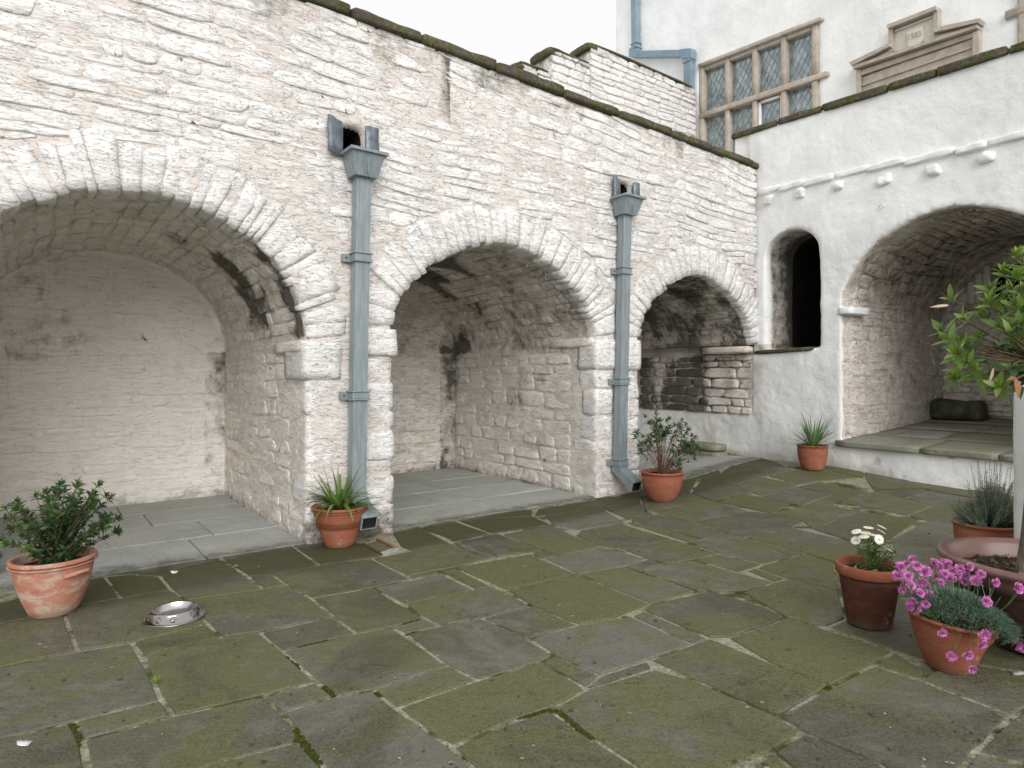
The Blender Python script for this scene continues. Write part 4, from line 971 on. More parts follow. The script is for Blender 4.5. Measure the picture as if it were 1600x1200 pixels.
# stepped parapet wall beyond the coping
PO = np.array((3.95, 13.72)); PW = frame(PO, LU, LN)
par = thing('stepped_parapet', PW(-2.2, 0, 4.4), 'whitewashed rubble parapet stepping down on the upper terrace before the house', 'wall')
segs = [(-3.14, .0, 7.52), (-4.08, -3.14, 7.13), (-4.75, -4.08, 6.68), (-5.6, -4.75, 6.2)]
prt = []
V, N, F = carve(*[join([boxg(PW, (a, b+(.0 if i else .1)), (0, .55), (4.2, h)) for i, (a, b, h) in enumerate(segs)])[:2]], [], .05, 1) if False else (None, None, None)
for i, (a, b, h) in enumerate(segs):
    def f(u, v, w, a=a, b=b, h=h): return PW(a+(u+1)/2*(b-a), .0+(w+1)/2*.55, 4.2+(v+1)/2*(h-4.2))
    Vb, Fb = block(f, 6, 40, .02, 3, i); gg = .75*sst(Vb[:, 2], h-.30, h-.0); put('masonry_step', Vb, Fb, M['mortar'], par, grime=gg)
    s_ = layout(a+.01, b-.01, 5.4, h-.03, (.09, .17), (.18, .55), 80+i, th=.022, wob=.03)
    for j, stn in enumerate(s_):
        Vs, Fs, _ = pillow(stn, lambda x, y, hh: PW(x, -hh, y), j+i*50); put('stone', Vs, Fs, M['stone'], par, grime=.62*sst(Vs[:, 2], h-.28, h-.02)*(.7+.6*fbm(Vs*3, 2)))
    def f(u, v, w, a=a, b=b, h=h): return PW(a-.05+(u+1)/2*(b-a+.04), -.04+(w+1)/2*.62, h-.01+(v+1)/2*.045)
    Vb, Fb = block(f, 6, 8, .04, 4, i+9); put('capping_stone', Vb, Fb, M['coping'], par)
    def f(u, v, w, a=a, b=b, h=h): return PW(a-.07+(u+1)/2*.30, -.02+(w+1)/2*.60, h-.10+(v+1)/2*.15)
    Vb, Fb = block(f, 5, 5, .05, 5, i+19); put('end_stone', Vb, Fb, M['coping'], par)

# ------------------------------------------------------------------ drainpipes on the arcade
def lbox(a, d, z, tap=0.):
    P = [LW(x, y, w) for x in a for y in d for w in z]; return np.array(P), [[0, 1, 3, 2], [4, 6, 7, 5], [0, 4, 5, 1], [2, 3, 7, 6], [0, 2, 6, 4], [1, 5, 7, 3]]
def drain(top, bot, colls, shoe, label, hp):
    (t1, z1), (t0, z0) = pL(*top, d=-.13), pL(*bot, d=-.13)
    root = thing('drainpipe', LW(t0, -.09, z0-.1), label, 'drainpipe', 'blue grey drainpipes between the arches')
    tz_ = lambda z: t0+(t1-t0)*(z-z0)/(z1-z0)
    w, dA, dB = .062, -.145, -.045
    def bx(za, zb_, w_, da, db, name, mat=M['pipe'], top_w=None, tda=None, cap=True):
        tw = top_w or w_; td = tda if tda is not None else da
        A = [(tz_(za)-w_, da, za), (tz_(za)+w_, da, za), (tz_(za)+w_, db, za), (tz_(za)-w_, db, za), (tz_(zb_)-tw, td, zb_), (tz_(zb_)+tw, td, zb_), (tz_(zb_)+tw, db, zb_), (tz_(zb_)-tw, db, zb_)]
        me_ = mesh(name, np.array([LW(*p) for p in A]), [[0, 1, 5, 4], [1, 2, 6, 5], [2, 3, 7, 6], [3, 0, 4, 7], [3, 2, 1, 0], [4, 5, 6, 7]], mat, smooth=False, base=root.location)
        o = obj(name, me_, root); b = o.modifiers.new('b', 'BEVEL'); b.width = .005; b.segments = 2; return o
    bx(z0, z1, w, dA, dB, 'pipe')
    for z in colls:
        z = pL(t_px, z, d=-.13)[1] if False else z
        bx(z-.028, z+.028, w+.010, dA-.010, dB+.02, 'collar'); bx(z+.028, z+.040, w+.022, dA-.020, dB+.02, 'collar_bead'); bx(z-.040, z-.028, w+.022, dA-.020, dB+.02, 'collar_bead')
        e = tz_(z); o = put('fixing_lug', *lbox((e-w-.075, e-w), (-.05, -.005), (z-.035, z+.03)), M['pipe'], root, smooth=False)
        V, F = lathe([(0, .012), (.008, .01), (.011, 0)], 8); V = V@np.array([[LU[0], LU[1], 0], [0, 0, 1.], [LN[0]*-1, LN[1]*-1, 0]]); put('bolt', V+LW(e-w-.045, -.05, z), F, M['iron'], root)
    # hopper head, hollow
    hw0, hw1, hd = .10, .145, -.25; zt_ = z1+.185; V = []; 
    for (za, ww, dd) in ((z1-.005, hw0, -.19), (zt_, hw1, hd), (zt_, hw1-.012, hd+.012), (z1+.02, hw0-.01, -.18)):
        c = tz_(z1); V += [LW(c-ww, dd, za), LW(c+ww, dd, za), LW(c+ww, -.03, za), LW(c-ww, -.03, za)]
    F = []
    for r_ in range(3):
        for k_ in range(4): F.append([r_*4+k_, r_*4+(k_+1) % 4, (r_+1)*4+(k_+1) % 4, (r_+1)*4+k_])
    F += [[3, 2, 1, 0], [12, 13, 14, 15]]; o = put('hopper_head', np.array(V), F, M['pipe'], root, smooth=False)
    c = tz_(z1)
    for nm, a, d in (('hopper_lip', (c-hw1-.022, c+hw1+.022), (hd-.022, hd+.006)), ('hopper_lip', (c-hw1-.022, c-hw1+.004), (hd+.006, -.03)), ('hopper_lip', (c+hw1-.004, c+hw1+.022), (hd+.006, -.03))):
        o = put(nm, *lbox(a, d, (zt_-.012, zt_+.012)), M['pipe'], root, smooth=False)
    put('hopper_seam', *lbox((c-.002, c+.003), (-.232, -.2), (z1+.01, zt_-.02)), M['pipe'], root, smooth=False)
    # lead flashing each side of the outlet hole
    h = hp
    for sg, wd_, ry in ((-1, .10, 0), (1, .10, .0)):
        def f(u, v, w__, sg=sg): return LW(h[0]+sg*(.095+.068*(u+1)), -.03-.012*(w__)-(.05 if sg < 0 else .02)*(1-abs(u))*0-.03*(u*sg < 0)+.02*v*.3, h[1]-.02+v*.155+.01*u)
        Vb, Fb = block(f, 3, 25, .008, 9, 3); put('lead_flashing', Vb, Fb, M['lead'], root)
    # kicked-out shoe at the foot, open mouth
    prof_ = [(z0+.0, dA, dB), (z0-.04, dA, dB)]; o0 = shoe
    c = tz_(z0); P = []
    for (q, du, zz) in ((0, 0, z0), (1, 0, z0-.03), (2, -.20, z0-.20), (3, -.215, z0-.215)):
        if q < 2: P.append([LW(c-w*1.12, dA-.008, zz), LW(c+w*1.12, dA-.008, zz), LW(c+w*1.12, dB+.005, zz-(.04 if q else 0)), LW(c-w*1.12, dB+.005, zz-(.04 if q else 0))])
        else: P.append([LW(c-w*1.12+shoe*.0, dA+du-.0, zz+.055), LW(c+w*1.12, dA+du, zz+.055), LW(c+w*1.12, dA+du+.035, zz-.05), LW(c-w*1.12, dA+du+.035, zz-.05)])
    inner = [[np.array(x)*.84+np.mean(r_, 0)*.16 for x in r_] for r_ in (P[3], P[2])]; V = np.array([x for r_ in P+inner for x in r_]); F = []
    for r_ in range(5):
        for k_ in range(4): F.append([r_*4+k_, r_*4+(k_+1) % 4, (r_+1)*4+(k_+1) % 4, (r_+1)*4+k_])
    F.append([20, 21, 22, 23]); put('shoe', V, F, [M['pipe'], M['dark']], root, smooth=False, mi=[0]*16+[1]*(len(F)-16))
    return root
zc_ = lambda px, ys: [pL(px, y, d=-.13)[1] for y in ys]
drain((568, 277), (560, 770), zc_(564, (402, 618)), 1, 'nearer left blue grey drainpipe between the first and second arch', hop[0])
drain((980, 336), (972, 727), zc_(976, (423, 596, 722)), 1, 'farther right blue grey drainpipe between the second and third arch', hop[1])
g0 = [gpx(*p) for p in ((567, 850), (598, 866), (620, 858), (590, 843))]
gu = thing('drain_gully', np.mean(g0, 0), 'small terracotta edged drain gully set in the paving below the nearer drainpipe shoe', 'drain')
G = np.array(g0); c = G.mean(0); 
def bar(p, q, w, h, name, mat):
    d = (q-p)/np.linalg.norm(q-p); n_ = np.array((-d[1], d[0], 0)); V = []
    for a in (p, q):
        for s in (-1, 1):
            for z in (-.04, h): V.append(a+n_*w*s+np.array((0, 0, z)))
    put(name, np.array(V), [[0, 1, 3, 2], [4, 6, 7, 5], [0, 4, 5, 1], [2, 3, 7, 6], [0, 2, 6, 4], [1, 5, 7, 3]], mat, gu, smooth=False)
bar(G[1], G[2], .028, .010, 'edge_stone', M['slab']); bar(G[2], G[3], .012, .009, 'tile_edge', M['terra']); bar(G[0], G[1], .012, .008, 'tile_edge', M['terra_dark'])
put('gully_floor', c+(G-c)*.9-np.array((0, 0, .004)), [[0, 1, 2, 3]], M['flag'], gu)

# ------------------------------------------------------------------ leaves
def leaf_mesh(name, L, W, mat, fold=.25, bend=.2, nseg=4, tipw=0., base=.08):
    V, F = [], []
    for s in range(nseg+1):
        f = s/nseg; w = W*.5*math.sin(math.pi*(base+(1-base-.02)*f)**.85)+tipw*f; y = L*f; z = -bend*L*f*f
        V += [(-w, y, z+fold*w), (0, y, z), (w, y, z+fold*w)]
    for s in range(nseg): a = s*3; F += [[a, a+1, a+4, a+3], [a+1, a+2, a+5, a+4]]
    return mesh(name, np.array(V), F, mat)
def orient(d, up=None, roll=0.):
    y = Vector(d).normalized(); u = Vector((0, 0, 1)) if up is None else Vector(up)
    x = y.cross(u); x = x.normalized() if x.length > 1e-3 else Vector((1, 0, 0)); z = x.cross(y)
    return Matrix((x, y, z)).transposed()@Matrix.Rotation(roll, 3, 'Y')
def scatter(root, name, rest, items, limit=300):    # items: (mesh data, location, 3x3, scale)
    items = sorted(items, key=lambda i: i[1][1]); 
    for me, p, R, s in items[:limit]:
        o = bpy.data.objects.new(name, me); COL.objects.link(o); o.parent = root
        o.matrix_local = Matrix.Translation(Vector(p)-root.location)@R.to_4x4()@Matrix.Scale(s, 4)
    if len(items) > limit:
        bym = {}
        for it in items[limit:]: bym.setdefault(it[0], []).append(it)
        mats = []; parts = []; mi = []
        for me, its in bym.items():
            v = np.array([q.co[:] for q in me.vertices]); f = [list(q.vertices) for q in me.polygons]
            if me.materials[0] not in mats: mats.append(me.materials[0])
            for _, p, R, s in its: parts.append((v@np.array(R).T*s+np.array(p), f)); mi += [mats.index(me.materials[0])]*len(f)
        V, F, _ = join(parts); tag(put(rest, V, F, mats, root, mi=mi), kind='stuff')
def rosette(p, d, n, meshes, s, rr, spread=1.1, inner=.25):
    out = []; d = Vector(d).normalized(); a = d.orthogonal().normalized(); b = d.cross(a)
    for k in range(n):
        f = k/max(n-1, 1); w = k*2.4+rr.uniform(-.3, .3); th = spread*(1-f*(1-inner))*rr.uniform(.8, 1.15)
        v = d*math.cos(th)+(a*math.cos(w)+b*math.sin(w))*math.sin(th)
        out.append((meshes[0] if f < .75 or len(meshes) == 1 else meshes[1], tuple(Vector(p)-d*.012*(1-f)*2+v*.004), orient(v, d, rr.uniform(-.5, .5)), s*rr.uniform(.75, 1.15)*(1-.3*f)))
    return out
def branchy(base, tips, rr, r0=.006, bow=.15, name='stem', mat='twig', root=None, n=7):
    out = []
    for t in tips:
        a, b = Vector(base)+Vector((rr.gauss(0, .012), rr.gauss(0, .012), -.02)), Vector(t); m = (a+b)/2+Vector((0, 0, -bow*(b-a).length*.0))+Vector((rr.gauss(0, .02), rr.gauss(0, .02), 0))
        m += (Vector((a.x, a.y, b.z))-m)*bow*-1.0 if False else Vector(((a.x-b.x)*bow, (a.y-b.y)*bow, 0))
        P = [a*(1-s)**2+m*2*s*(1-s)+b*s*s for s in map(float, np.linspace(0, 1, n))]
        V, F = tube(P, list(np.linspace(r0, r0*.3, n)), 6); put(name, V, F, M[mat], root)
        out.append(P)
    return out

# ------------------------------------------------------------------ pots
def ppos(cx, yb, rpx):
    g = 0.; Y = 4.
    for _ in range(25):
        Yf = (CH-g)/((yb-HY)/FPX); r = rpx/FPX*(Yf+r if _ else Yf); Y = Yf+r; g = float(gz((cx-800)/FPX*Y, Y))
    return np.array(((cx-800)/FPX*Y, Y, g+.002)), r/math.sqrt(1+((cx-800)/FPX)**2)
def kx(cx): return 1/math.sqrt(1+((cx-800)/FPX)**2)
def zat(py, Y): return CH-(py-HY)/FPX*Y
def pot(name, pos, profile, label, cat, mat, soilz, soilr, group=None, tilt=None):
    root = thing(name, pos, label, cat, group)
    V, F = lathe(profile, 48, .006, pos[0]); o = put('pot', V+pos, F, mat, root)
    me_ = o.data
    n = 36; rr = np.linspace(0, 1, 7)[1:]; SV = [(0, 0, soilz+.01)]; 
    for q in rr:
        for k in range(n): a = 2*math.pi*k/n; SV.append((soilr*q*math.cos(a), soilr*q*math.sin(a), soilz))
    SV = np.array(SV); SV[:, 2] += .012*fbm(SV*22+pos[0], 3, 4)*(np.hypot(SV[:, 0], SV[:, 1]) < soilr*.97)
    SF = [[0, 1+k, 1+(k+1) % n] for k in range(n)]+[[1+j*n+k, 1+(j+1)*n+k, 1+(j+1)*n+(k+1) % n, 1+j*n+(k+1) % n] for j in range(5) for k in range(n)]
    put('soil', SV+pos, SF, M['soil'], root); return root, o
def potprof(rb, rt, h, lip=.012, liph=.03, th=.014, belly=.0, foot=.0):
    P = [(0, .004), (rb*.97, 0), (rb, .006)]
    for q in np.linspace(.06, 1, 9): P.append((rb+(rt-lip-rb)*q+belly*math.sin(q*math.pi), h*q*(1-liph/h)))
    P += [(rt-.001, h-liph+.001), (rt, h-liph+.006), (rt, h-.006), (rt-.004, h), (rt-th, h), (rt-th-.003, h-.006), (rt-th-.010, h-liph), (rt-th-.02, h*.5), (0, h*.45)]
    return P
def handle(root, pos, ang, z0, r, size, rad, mat, wide=.5):
    # horizontal loop handle
    P = []
    for s in map(float, np.linspace(-1, 1, 15)):
        a = ang+s*wide*size/r; out = r-.01+size*.55*(1-abs(s)**2.5); P.append((pos[0]+out*math.cos(a), pos[1]+out*math.sin(a), pos[2]+z0-.25*size*(s*s)+.0))
    V, F = tube(P, [rad*(1.25-.35*(1-abs(s))) for s in map(float, np.linspace(-1, 1, 15))], 10); put('handle', V, F, mat, root)

rr = random.Random(5)
# --- left shrub
pos, rb = ppos(84, 971, 38); rt = .0715*pos[1]*kx(84); h = zat(868, pos[1])-pos[2]
root, _ = pot('potted_shrub', pos, potprof(rb, rt, h, .012, .022, .022, .014), 'bushy dark green shrub in a pale looped-handle terracotta pot left of the steel bowl', 'potted plant', M['terra_pale'], h-.055, rt-.032, 'shrubs in terracotta pots')
handle(root, pos, math.radians(-18), h-.070, rt-.022, .075, .012, M['terra_pale'], .9); handle(root, pos, math.radians(162), h-.070, rt-.022, .075, .012, M['terra_pale'], .9)
V, F = lathe([(rt-.006, h-.030), (rt+.002, h-.034), (rt-.006, h-.040)], 48); put('rim_bead', V+pos, F, M['terra_pale'], root)
lm = [leaf_mesh('leaf', .046, .021, M['leaf_dark'], .3, .25), leaf_mesh('leaf', .042, .018, M['leaf_mid'], .3, .2)]; ln_ = leaf_mesh('leaf', .03, .011, M['leaf_new'], .3, .1)
tips = []; its = []
for k in range(64):
    a = rr.uniform(0, 2*math.pi); R_ = .31*math.sqrt(rr.random()); 
    x, y = R_*math.cos(a), R_*.85*math.sin(a); hh = .47*math.sqrt(max(0, 1-(R_/.37)**2))*rr.uniform(.45, 1.12)
    if x > -.03 and x < .05: hh *= .86
    tips.append(pos+np.array((x+.03, y, h-.01+hh)))
for i, P in enumerate(branchy(pos+np.array((0, 0, h-.06)), tips, rr, .006, .25, mat='twig', root=root)):
    d = P[-1]-P[-2]; out = Vector(P[-1])-Vector(pos+np.array((0, 0, h+.05)))
    its += rosette(P[-1], d.normalized()+out.normalized()*.5, 12, [lm[i % 3 > 1], ln_ if i % 5 == 0 else lm[1]], 1., rr, 1.3)
    for j in (2, 3, 4, 5):
        its += rosette(P[j], d.normalized()+out.normalized()*.3+Vector((rr.gauss(0, .4), rr.gauss(0, .4), .1)), 6, [lm[0]], .95, rr, 1.4)
scatter(root, 'leaf', 'small_leaves', its, 300)
blades(pos+np.array((.09, -.02, h-.045)), 9, .07, 1., .018, M['leaf_mid'], 'seedling', root, seed=3)
# --- strap-leaved plant by the first drainpipe
pos, rb = ppos(531, 858, 23); rt = .0445*pos[1]*kx(533); h = zat(789, pos[1])-pos[2]
root, _ = pot('potted_strap_plant', pos, potprof(rb, rt, h, .008, .020, .018, .005), 'arching strap leaved plant in an orange pot at the foot of the nearer drainpipe', 'potted plant', M['terra'], h-.035, rt-.022)
V, F = lathe([(rt-.004, h-.026), (rt+.001, h-.029), (rt-.004, h-.034)], 48); put('rim_bead', V+pos, F, M['terra'], root)
blades(pos+np.array((0, 0, h-.04)), 60, .36, 1.15, .032, M['leaf_strap'], 'leaf', root, curve=.75, seed=5, asobj=True, up=.35, base=.05, nseg=7)
blades(pos+np.array((0, 0, h-.04)), 16, .40, .60, .020, M['leaf_strap'], 'leaf', root, curve=.10, seed=8, asobj=True, up=.1, base=.05, nseg=6)
blades(pos+np.array((0, 0, h-.03)), 7, .16, 1.3, .018, M['leaf_dry'], 'dry_leaf', root, curve=1., seed=9, asobj=True, up=.3, base=.07)
# --- airy shrub by the second drainpipe
pos, rb = ppos(1034, 786, 19); rt = .0335*pos[1]*kx(1034); h = zat(736, pos[1])-pos[2]
root, _ = pot('potted_shrub', pos, potprof(rb, rt, h, .010, .020, .022, .030), 'open twiggy shrub in a small terracotta pot beside the farther drainpipe', 'potted plant', M['terra'], h-.035, rt-.03, 'shrubs in terracotta pots')
for an in (math.radians(0), math.radians(180)): handle(root, pos, an, h-.055, rt-.004, .055, .010, M['terra'], .7)
lt = [leaf_mesh('leaf', .060, .019, M['leaf_dark'], .25, .2), leaf_mesh('leaf', .052, .017, M['leaf_mid'], .25, .15)]
tips = []; its = []
for (px, py, n) in ((1003, 690, 4), (1012, 665, 6), (1028, 662, 8), (1040, 672, 8), (1050, 660, 2), (1062, 665, 7), (1075, 675, 5), (1084, 690, 4), (1070, 700, 7), (1055, 695, 5), (1018, 685, 7), (1035, 682, 6), (997, 680, 4), (1000, 702, 4), (1090, 700, 3), (1062, 722, 4), (1048, 724, 3), (1078, 712, 4)):
    for _ in range(n):
        Y = pos[1]+rr.gauss(0, .10); tips.append(np.array(((px+rr.gauss(0, 5)-800)/FPX*Y, Y, zat(py+rr.gauss(0, 5), Y))))
for i, P in enumerate(branchy(pos+np.array((0, 0, h-.03)), tips[::2], rr, .0045, .2, mat='twig_red', root=root)):
    d = P[-1]-P[-2]; its += rosette(P[-1], d, 9, lt, 1., rr, 1.3); its += rosette(P[-2], d, 5, [lt[0]], 1., rr, 1.4)
for t_0 in tips[1::2]: its += rosette(t_0, (rr.gauss(0, .5), rr.gauss(0, .5), .8), 11, lt, 1., rr, 1.3)
scatter(root, 'leaf', 'small_leaves', its, 300)
# --- spiky plant by the right wall
pos, rb = ppos(1269.5, 736, 17.5); rt = .0250*pos[1]*kx(1269); h = zat(695, pos[1])-pos[2]
root, _ = pot('potted_spiky_plant', pos, potprof(rb, rt, h, .006, .016, .016, .014), 'spiky pale green rosette plant in a terracotta pot against the white rendered wall', 'potted plant', M['terra'], h-.02, rt-.02)
blades(pos+np.array((0, 0, h-.02)), 70, .42, 1.5, .020, M['leaf_spike'], 'leaf', root, curve=.12, seed=15, asobj=True, up=.08, base=.05, nseg=5)
blades(pos+np.array((0, 0, h-.02)), 40, .13, 1.5, .014, M['leaf_strap'], 'short_leaf', root, curve=.5, seed=16, up=.5, base=.12, nseg=4)
blades(pos+np.array((.12, -.08, h-.02)), 5, .30, 1.9, .010, M['leaf_dry'], 'dry_leaf', root, curve=.8, seed=17, asobj=True, up=.9, base=.02)
# --- daisy pot
pos, rb = ppos(1358, 989, 36); rt = .0550*pos[1]*kx(1356); h = zat(880, pos[1])-pos[2]
lipz = .055; ins = rt-.016
pr_ = [(0, .004), (rb*.97, 0), (rb, .006)]+[(rb+(ins-rb)*q, (h-lipz)*q) for q in np.linspace(.08, 1, 8)]+[(ins-.02, h-lipz), (0, h-lipz)]
root, o = pot('potted_daisies', pos, pr_, 'white daisies in a dark terracotta pot with a broad rim, left of the pink flowers', 'potted plant', M['terra_dark'], h-.045, rt-.022)
V, F = lathe([(ins-.02, h-lipz+.001), (rt-.004, h-lipz), (rt, h-lipz+.006), (rt+.002, h-.006), (rt-.004, h), (rt-.014, h), (rt-.018, h-.006), (rt-.022, h-lipz-.01)], 56); put('pot_rim', V+pos, F, M['terra_rim'], root)
def daisy(p, d, R_):
    V, F, mi = [], [], []; Rm = np.array(orient(d)); Rm = Rm[:, [0, 2, 1]]; P = []
    for k in range(14):
        a = 2*math.pi*k/14; ca, sa = math.cos(a), math.sin(a); w = R_*.20; n = len(V)
        for (r_, ww, zz) in ((.22*R_, w*.5, 0), (.65*R_, w, .03*R_), (R_, w*.6, -.06*R_)):
            V += [(r_*ca-ww*sa, r_*sa+ww*ca, zz), (r_*ca+ww*sa, r_*sa-ww*ca, zz)]
        F += [[n, n+1, n+3, n+2], [n+2, n+3, n+5, n+4]]
    nP = len(F); V = np.array(V)@Rm.T*np.array(1)+p
    P_, F_ = CUBES[3]; q = P_/np.linalg.norm(P_, axis=1)[:, None]*np.array((.26*R_, .26*R_, .14*R_)); V2 = q@Rm.T+p
    return V, F, V2, F_
fl_ = []
stems = []
for (px, py, dx, dy) in ((1337, 844, -.5, .6), (1338, 830, -.4, .9), (1352, 832, -.1, .9), (1357, 824, 0, .95), (1363, 835, .1, .9), (1374, 843, .05, .25), (1378, 823, .4, .9), (1377, 830, .5, .9), (1388, 858, .5, .9), (1350, 838, -.2, .9)):
    Y = pos[1]+rr.gauss(0, .03); p = np.array(((px-800)/FPX*Y, Y, zat(py, Y))); R_ = .024
    fw = thing('tmp', p, '', '') if False else None
    V, F, V2, F2 = daisy(p, (dx, -1+dy, dy), R_*1.1)
    f = put('flower', V, F, M['petal'], root); put('flower_centre', V2, F2, M['yolk'], f)
    stems.append(p)
branchy(pos+np.array((.015, .0, h-.05)), [s-np.array((0, 0, .006)) for s in stems], rr, .0022, .2, mat='leaf_mid', root=root, name='flower_stem')
its = []; lf = leaf_mesh('leaf', .026, .008, M['leaf_mid'], .3, .3); l2 = leaf_mesh('leaf', .045, .026, M['leaf_strap'], .25, .4); l3 = leaf_mesh('leaf', .03, .022, M['leaf_dark'], .2, .3)
for k in range(95):
    f = rr.random(); p = pos+np.array((.03+rr.gauss(0, .042)*(1.1-.5*f), rr.gauss(0, .035), h-.02+.15*f)); its += rosette(p, (rr.gauss(0, .3), rr.gauss(0, .3), 1), 7, [lf], 1., rr, 1.5)
scatter(root, 'fine_leaf', 'fine_leaves', its, 120)
its = []
for k in range(8): p = pos+np.array((rr.uniform(-.10, .02), rr.uniform(-.09, .03), h-.035)); its += rosette(p, (rr.gauss(0, .3), -.2, 1), 6, [l2 if k % 2 else l3], .9, rr, 1.2)
for k in range(3): p = pos+np.array((.085+rr.gauss(0, .015), -.05+rr.gauss(0, .02), h-.04)); its += rosette(p, (0, 0, 1), 5, [l3], .7, rr, 1.2)
scatter(root, 'leaf', 'small_leaves', its, 100)
# --- pinks
pos, rb = ppos(1490, 1065, 38); rt = .0700*pos[1]*kx(1490); h = zat(968, pos[1])-pos[2]
pos[1] += .03
root = thing('potted_pinks', pos, 'magenta pink carnations spilling over a tilted terracotta pot at the right', 'potted plant')
P0 = potprof(rb, rt, h, .008, .016, .016, .006); V, F = lathe(P0, 56)
ang = np.arctan2(V[:, 1], V[:, 0]); top = sst(V[:, 2], h*.35, h); spout = np.exp(-((ang+.55)**2)/.05)
V[:, 0] *= 1+.10*top*spout; V[:, 1] *= 1+.10*top*spout; V[:, 2] -= .13*V[:, 0]*top+.0*spout
V[:, 2] -= .028*top*spout
put('pot', V+pos, F, M['terra_rim'], root)
n = 30; SV = np.array([(0, 0, h-.02)]+[((rt-.022)*math.cos(2*math.pi*k/n), (rt-.022)*math.sin(2*math.pi*k/n), h-.03) for k in range(n)]); SV[:, 2] -= .13*SV[:, 0]
put('soil', SV+pos, [[0, 1+k, 1+(k+1) % n] for k in range(n)], M['soil'], root)
parts = []
for k in range(5200):
    a = rr.uniform(0, 2*math.pi); q = math.sqrt(rr.random()); x = q*.26*math.cos(a)+.075; y = q*.20*math.sin(a); z = h+.13*math.sqrt(max(0, 1-q*q))-.13*x-.025*(x > .12)
    b = pos+np.array((x*.8, y*.8, z-.03)); d = np.array((x*2.2+rr.gauss(0, .35), y*2.2-.15+rr.gauss(0, .35), .55)); d /= np.linalg.norm(d); L = rr.uniform(.03, .06); s = np.cross(d, (0, 0, 1.)); s /= np.linalg.norm(s)+1e-6; w = .0017
    m = b+d*L*.55; e = b+d*L+np.array((0, 0, -.25*L)); parts.append((np.array([b-s*w, b+s*w, m+s*w, m-s*w, e]), [[0, 1, 2, 3], [3, 2, 4]]))
V, F, _ = join(parts); tag(put('needle_foliage', V, F, M['leaf_blue'], root), kind='stuff')
def carn(p, d, R_, seed):        # ruffled double flower
    r2 = random.Random(seed); V, F = [], []; Rm = np.array(orient(d)); Rm = Rm[:, [0, 2, 1]]
    for (lay_, nn, rad, th) in ((0, 9, 1., 1.45), (1, 8, .86, 1.1), (2, 7, .66, .7), (3, 4, .45, .3)):
        for k in range(nn):
            a = 2*math.pi*(k+.5*lay_)/nn+r2.uniform(-.15, .15); n = len(V); up = np.array((0, 0, 1.)); o = np.array((math.cos(a), math.sin(a), 0)); s = np.array((-math.sin(a), math.cos(a), 0))
            dr_ = o*math.sin(th)+up*math.cos(th)
            cup = r2.uniform(-.15, .25)
            for (q, ww) in ((.05, .06), (.55, .26), (.95, .42)):
                for j in (-1, -.33, .33, 1): V.append((dr_*q+s*ww*j*1.0+up*cup*q*q)*rad*R_+up*R_*r2.uniform(-.14, .14)*q*q+o*(r2.uniform(-.26, .05)*R_*rad if q > .8 else 0))
            for i in range(2):
                for j in range(3): b = n+i*4+j; F.append([b, b+1, b+5, b+4])
    return np.array(V)@Rm.T+p, F
cb = (pos[0]+.03, pos[1], pos[2]+h)
FLW = [(1408, 886, 14), (1424, 873, 12), (1404, 900, 15), (1412, 910, 14), (1420, 900, 13), (1445, 893, 16), (1441, 909, 15), (1424, 915, 12), (1438, 927, 12), (1428, 930, 16), (1421, 947, 13), (1433, 952, 14), (1450, 930, 15), (1460, 880, 14), (1468, 885, 13), (1480, 880, 12), (1462, 900, 10), (1476, 897, 12), (1487, 892, 12), (1500, 888, 13), (1510, 900, 12), (1515, 885, 12), (1525, 908, 15), (1490, 905, 9), (1454, 950, 9), (1545, 900, 16), (1579, 903, 15), (1590, 918, 15), (1597, 912, 10), (1541, 940, 14), (1472, 988, 13), (1538, 991, 16), (1534, 1006, 15), (1486, 1024, 14), (1512, 1023, 14), (1519, 1045, 14), (1590, 1008, 14), (1585, 998, 10), (1598, 1012, 14), (1604, 930, 12)]
FLW += [(1416, 880, 11), (1432, 884, 12), (1452, 886, 11), (1449, 918, 12), (1409, 921, 11), (1436, 940, 12), (1426, 938, 12), (1446, 944, 11), (1497, 900, 11), (1507, 910, 10), (1533, 897, 12), (1555, 910, 12), (1484, 903, 11), (1470, 910, 10), (1568, 925, 11), (1402, 888, 10), (1596, 900, 11), (1456, 938, 12), (1441, 952, 12), (1474, 878, 10)]
st2 = []
for i, (px, py, R_) in enumerate(FLW):
    hang = py > 960
    Y = pos[1]-(.225 if hang and px < 1560 else 0)+(rr.uniform(-.16, .12) if not hang else .0); p = np.array(((px-800)/FPX*Y, Y, zat(py, Y)))
    d = (rr.gauss(0, .5), -1.0, rr.gauss(.35, .5)) if not hang else (rr.gauss(0, .3), -1, -.3); V, F = carn(p, d, R_/FPX*Y*.66, i); f = put('flower', V, F, M['pink'], root)
    if not hang:
        b = Vector((cb[0]+(p[0]-cb[0])*.45, cb[1]+(p[1]-cb[1])*.5, cb[2]+.02)); P = [b*(1-s)**2+Vector((b.x*.3+p[0]*.7, b.y*.3+p[1]*.7, b.z+.03))*2*s*(1-s)+Vector(p)*s*s for s in map(float, np.linspace(0, 1, 6))]
    else:
        b = Vector((p[0]*.65+cb[0]*.35, pos[1]-rt*.6, cb[2]+.01)); e = Vector((b.x, pos[1]-rt-.03, cb[2]+.0)); P = [b, (b+e)/2+Vector((0, 0, .008)), e, (e+Vector(p))/2+Vector((0, -.004, 0)), Vector(p)+Vector((0, .004, .004))]
    V, F = tube(P, .0016, 5); put('flower_stem', V, F, M['leaf_mid'], root)
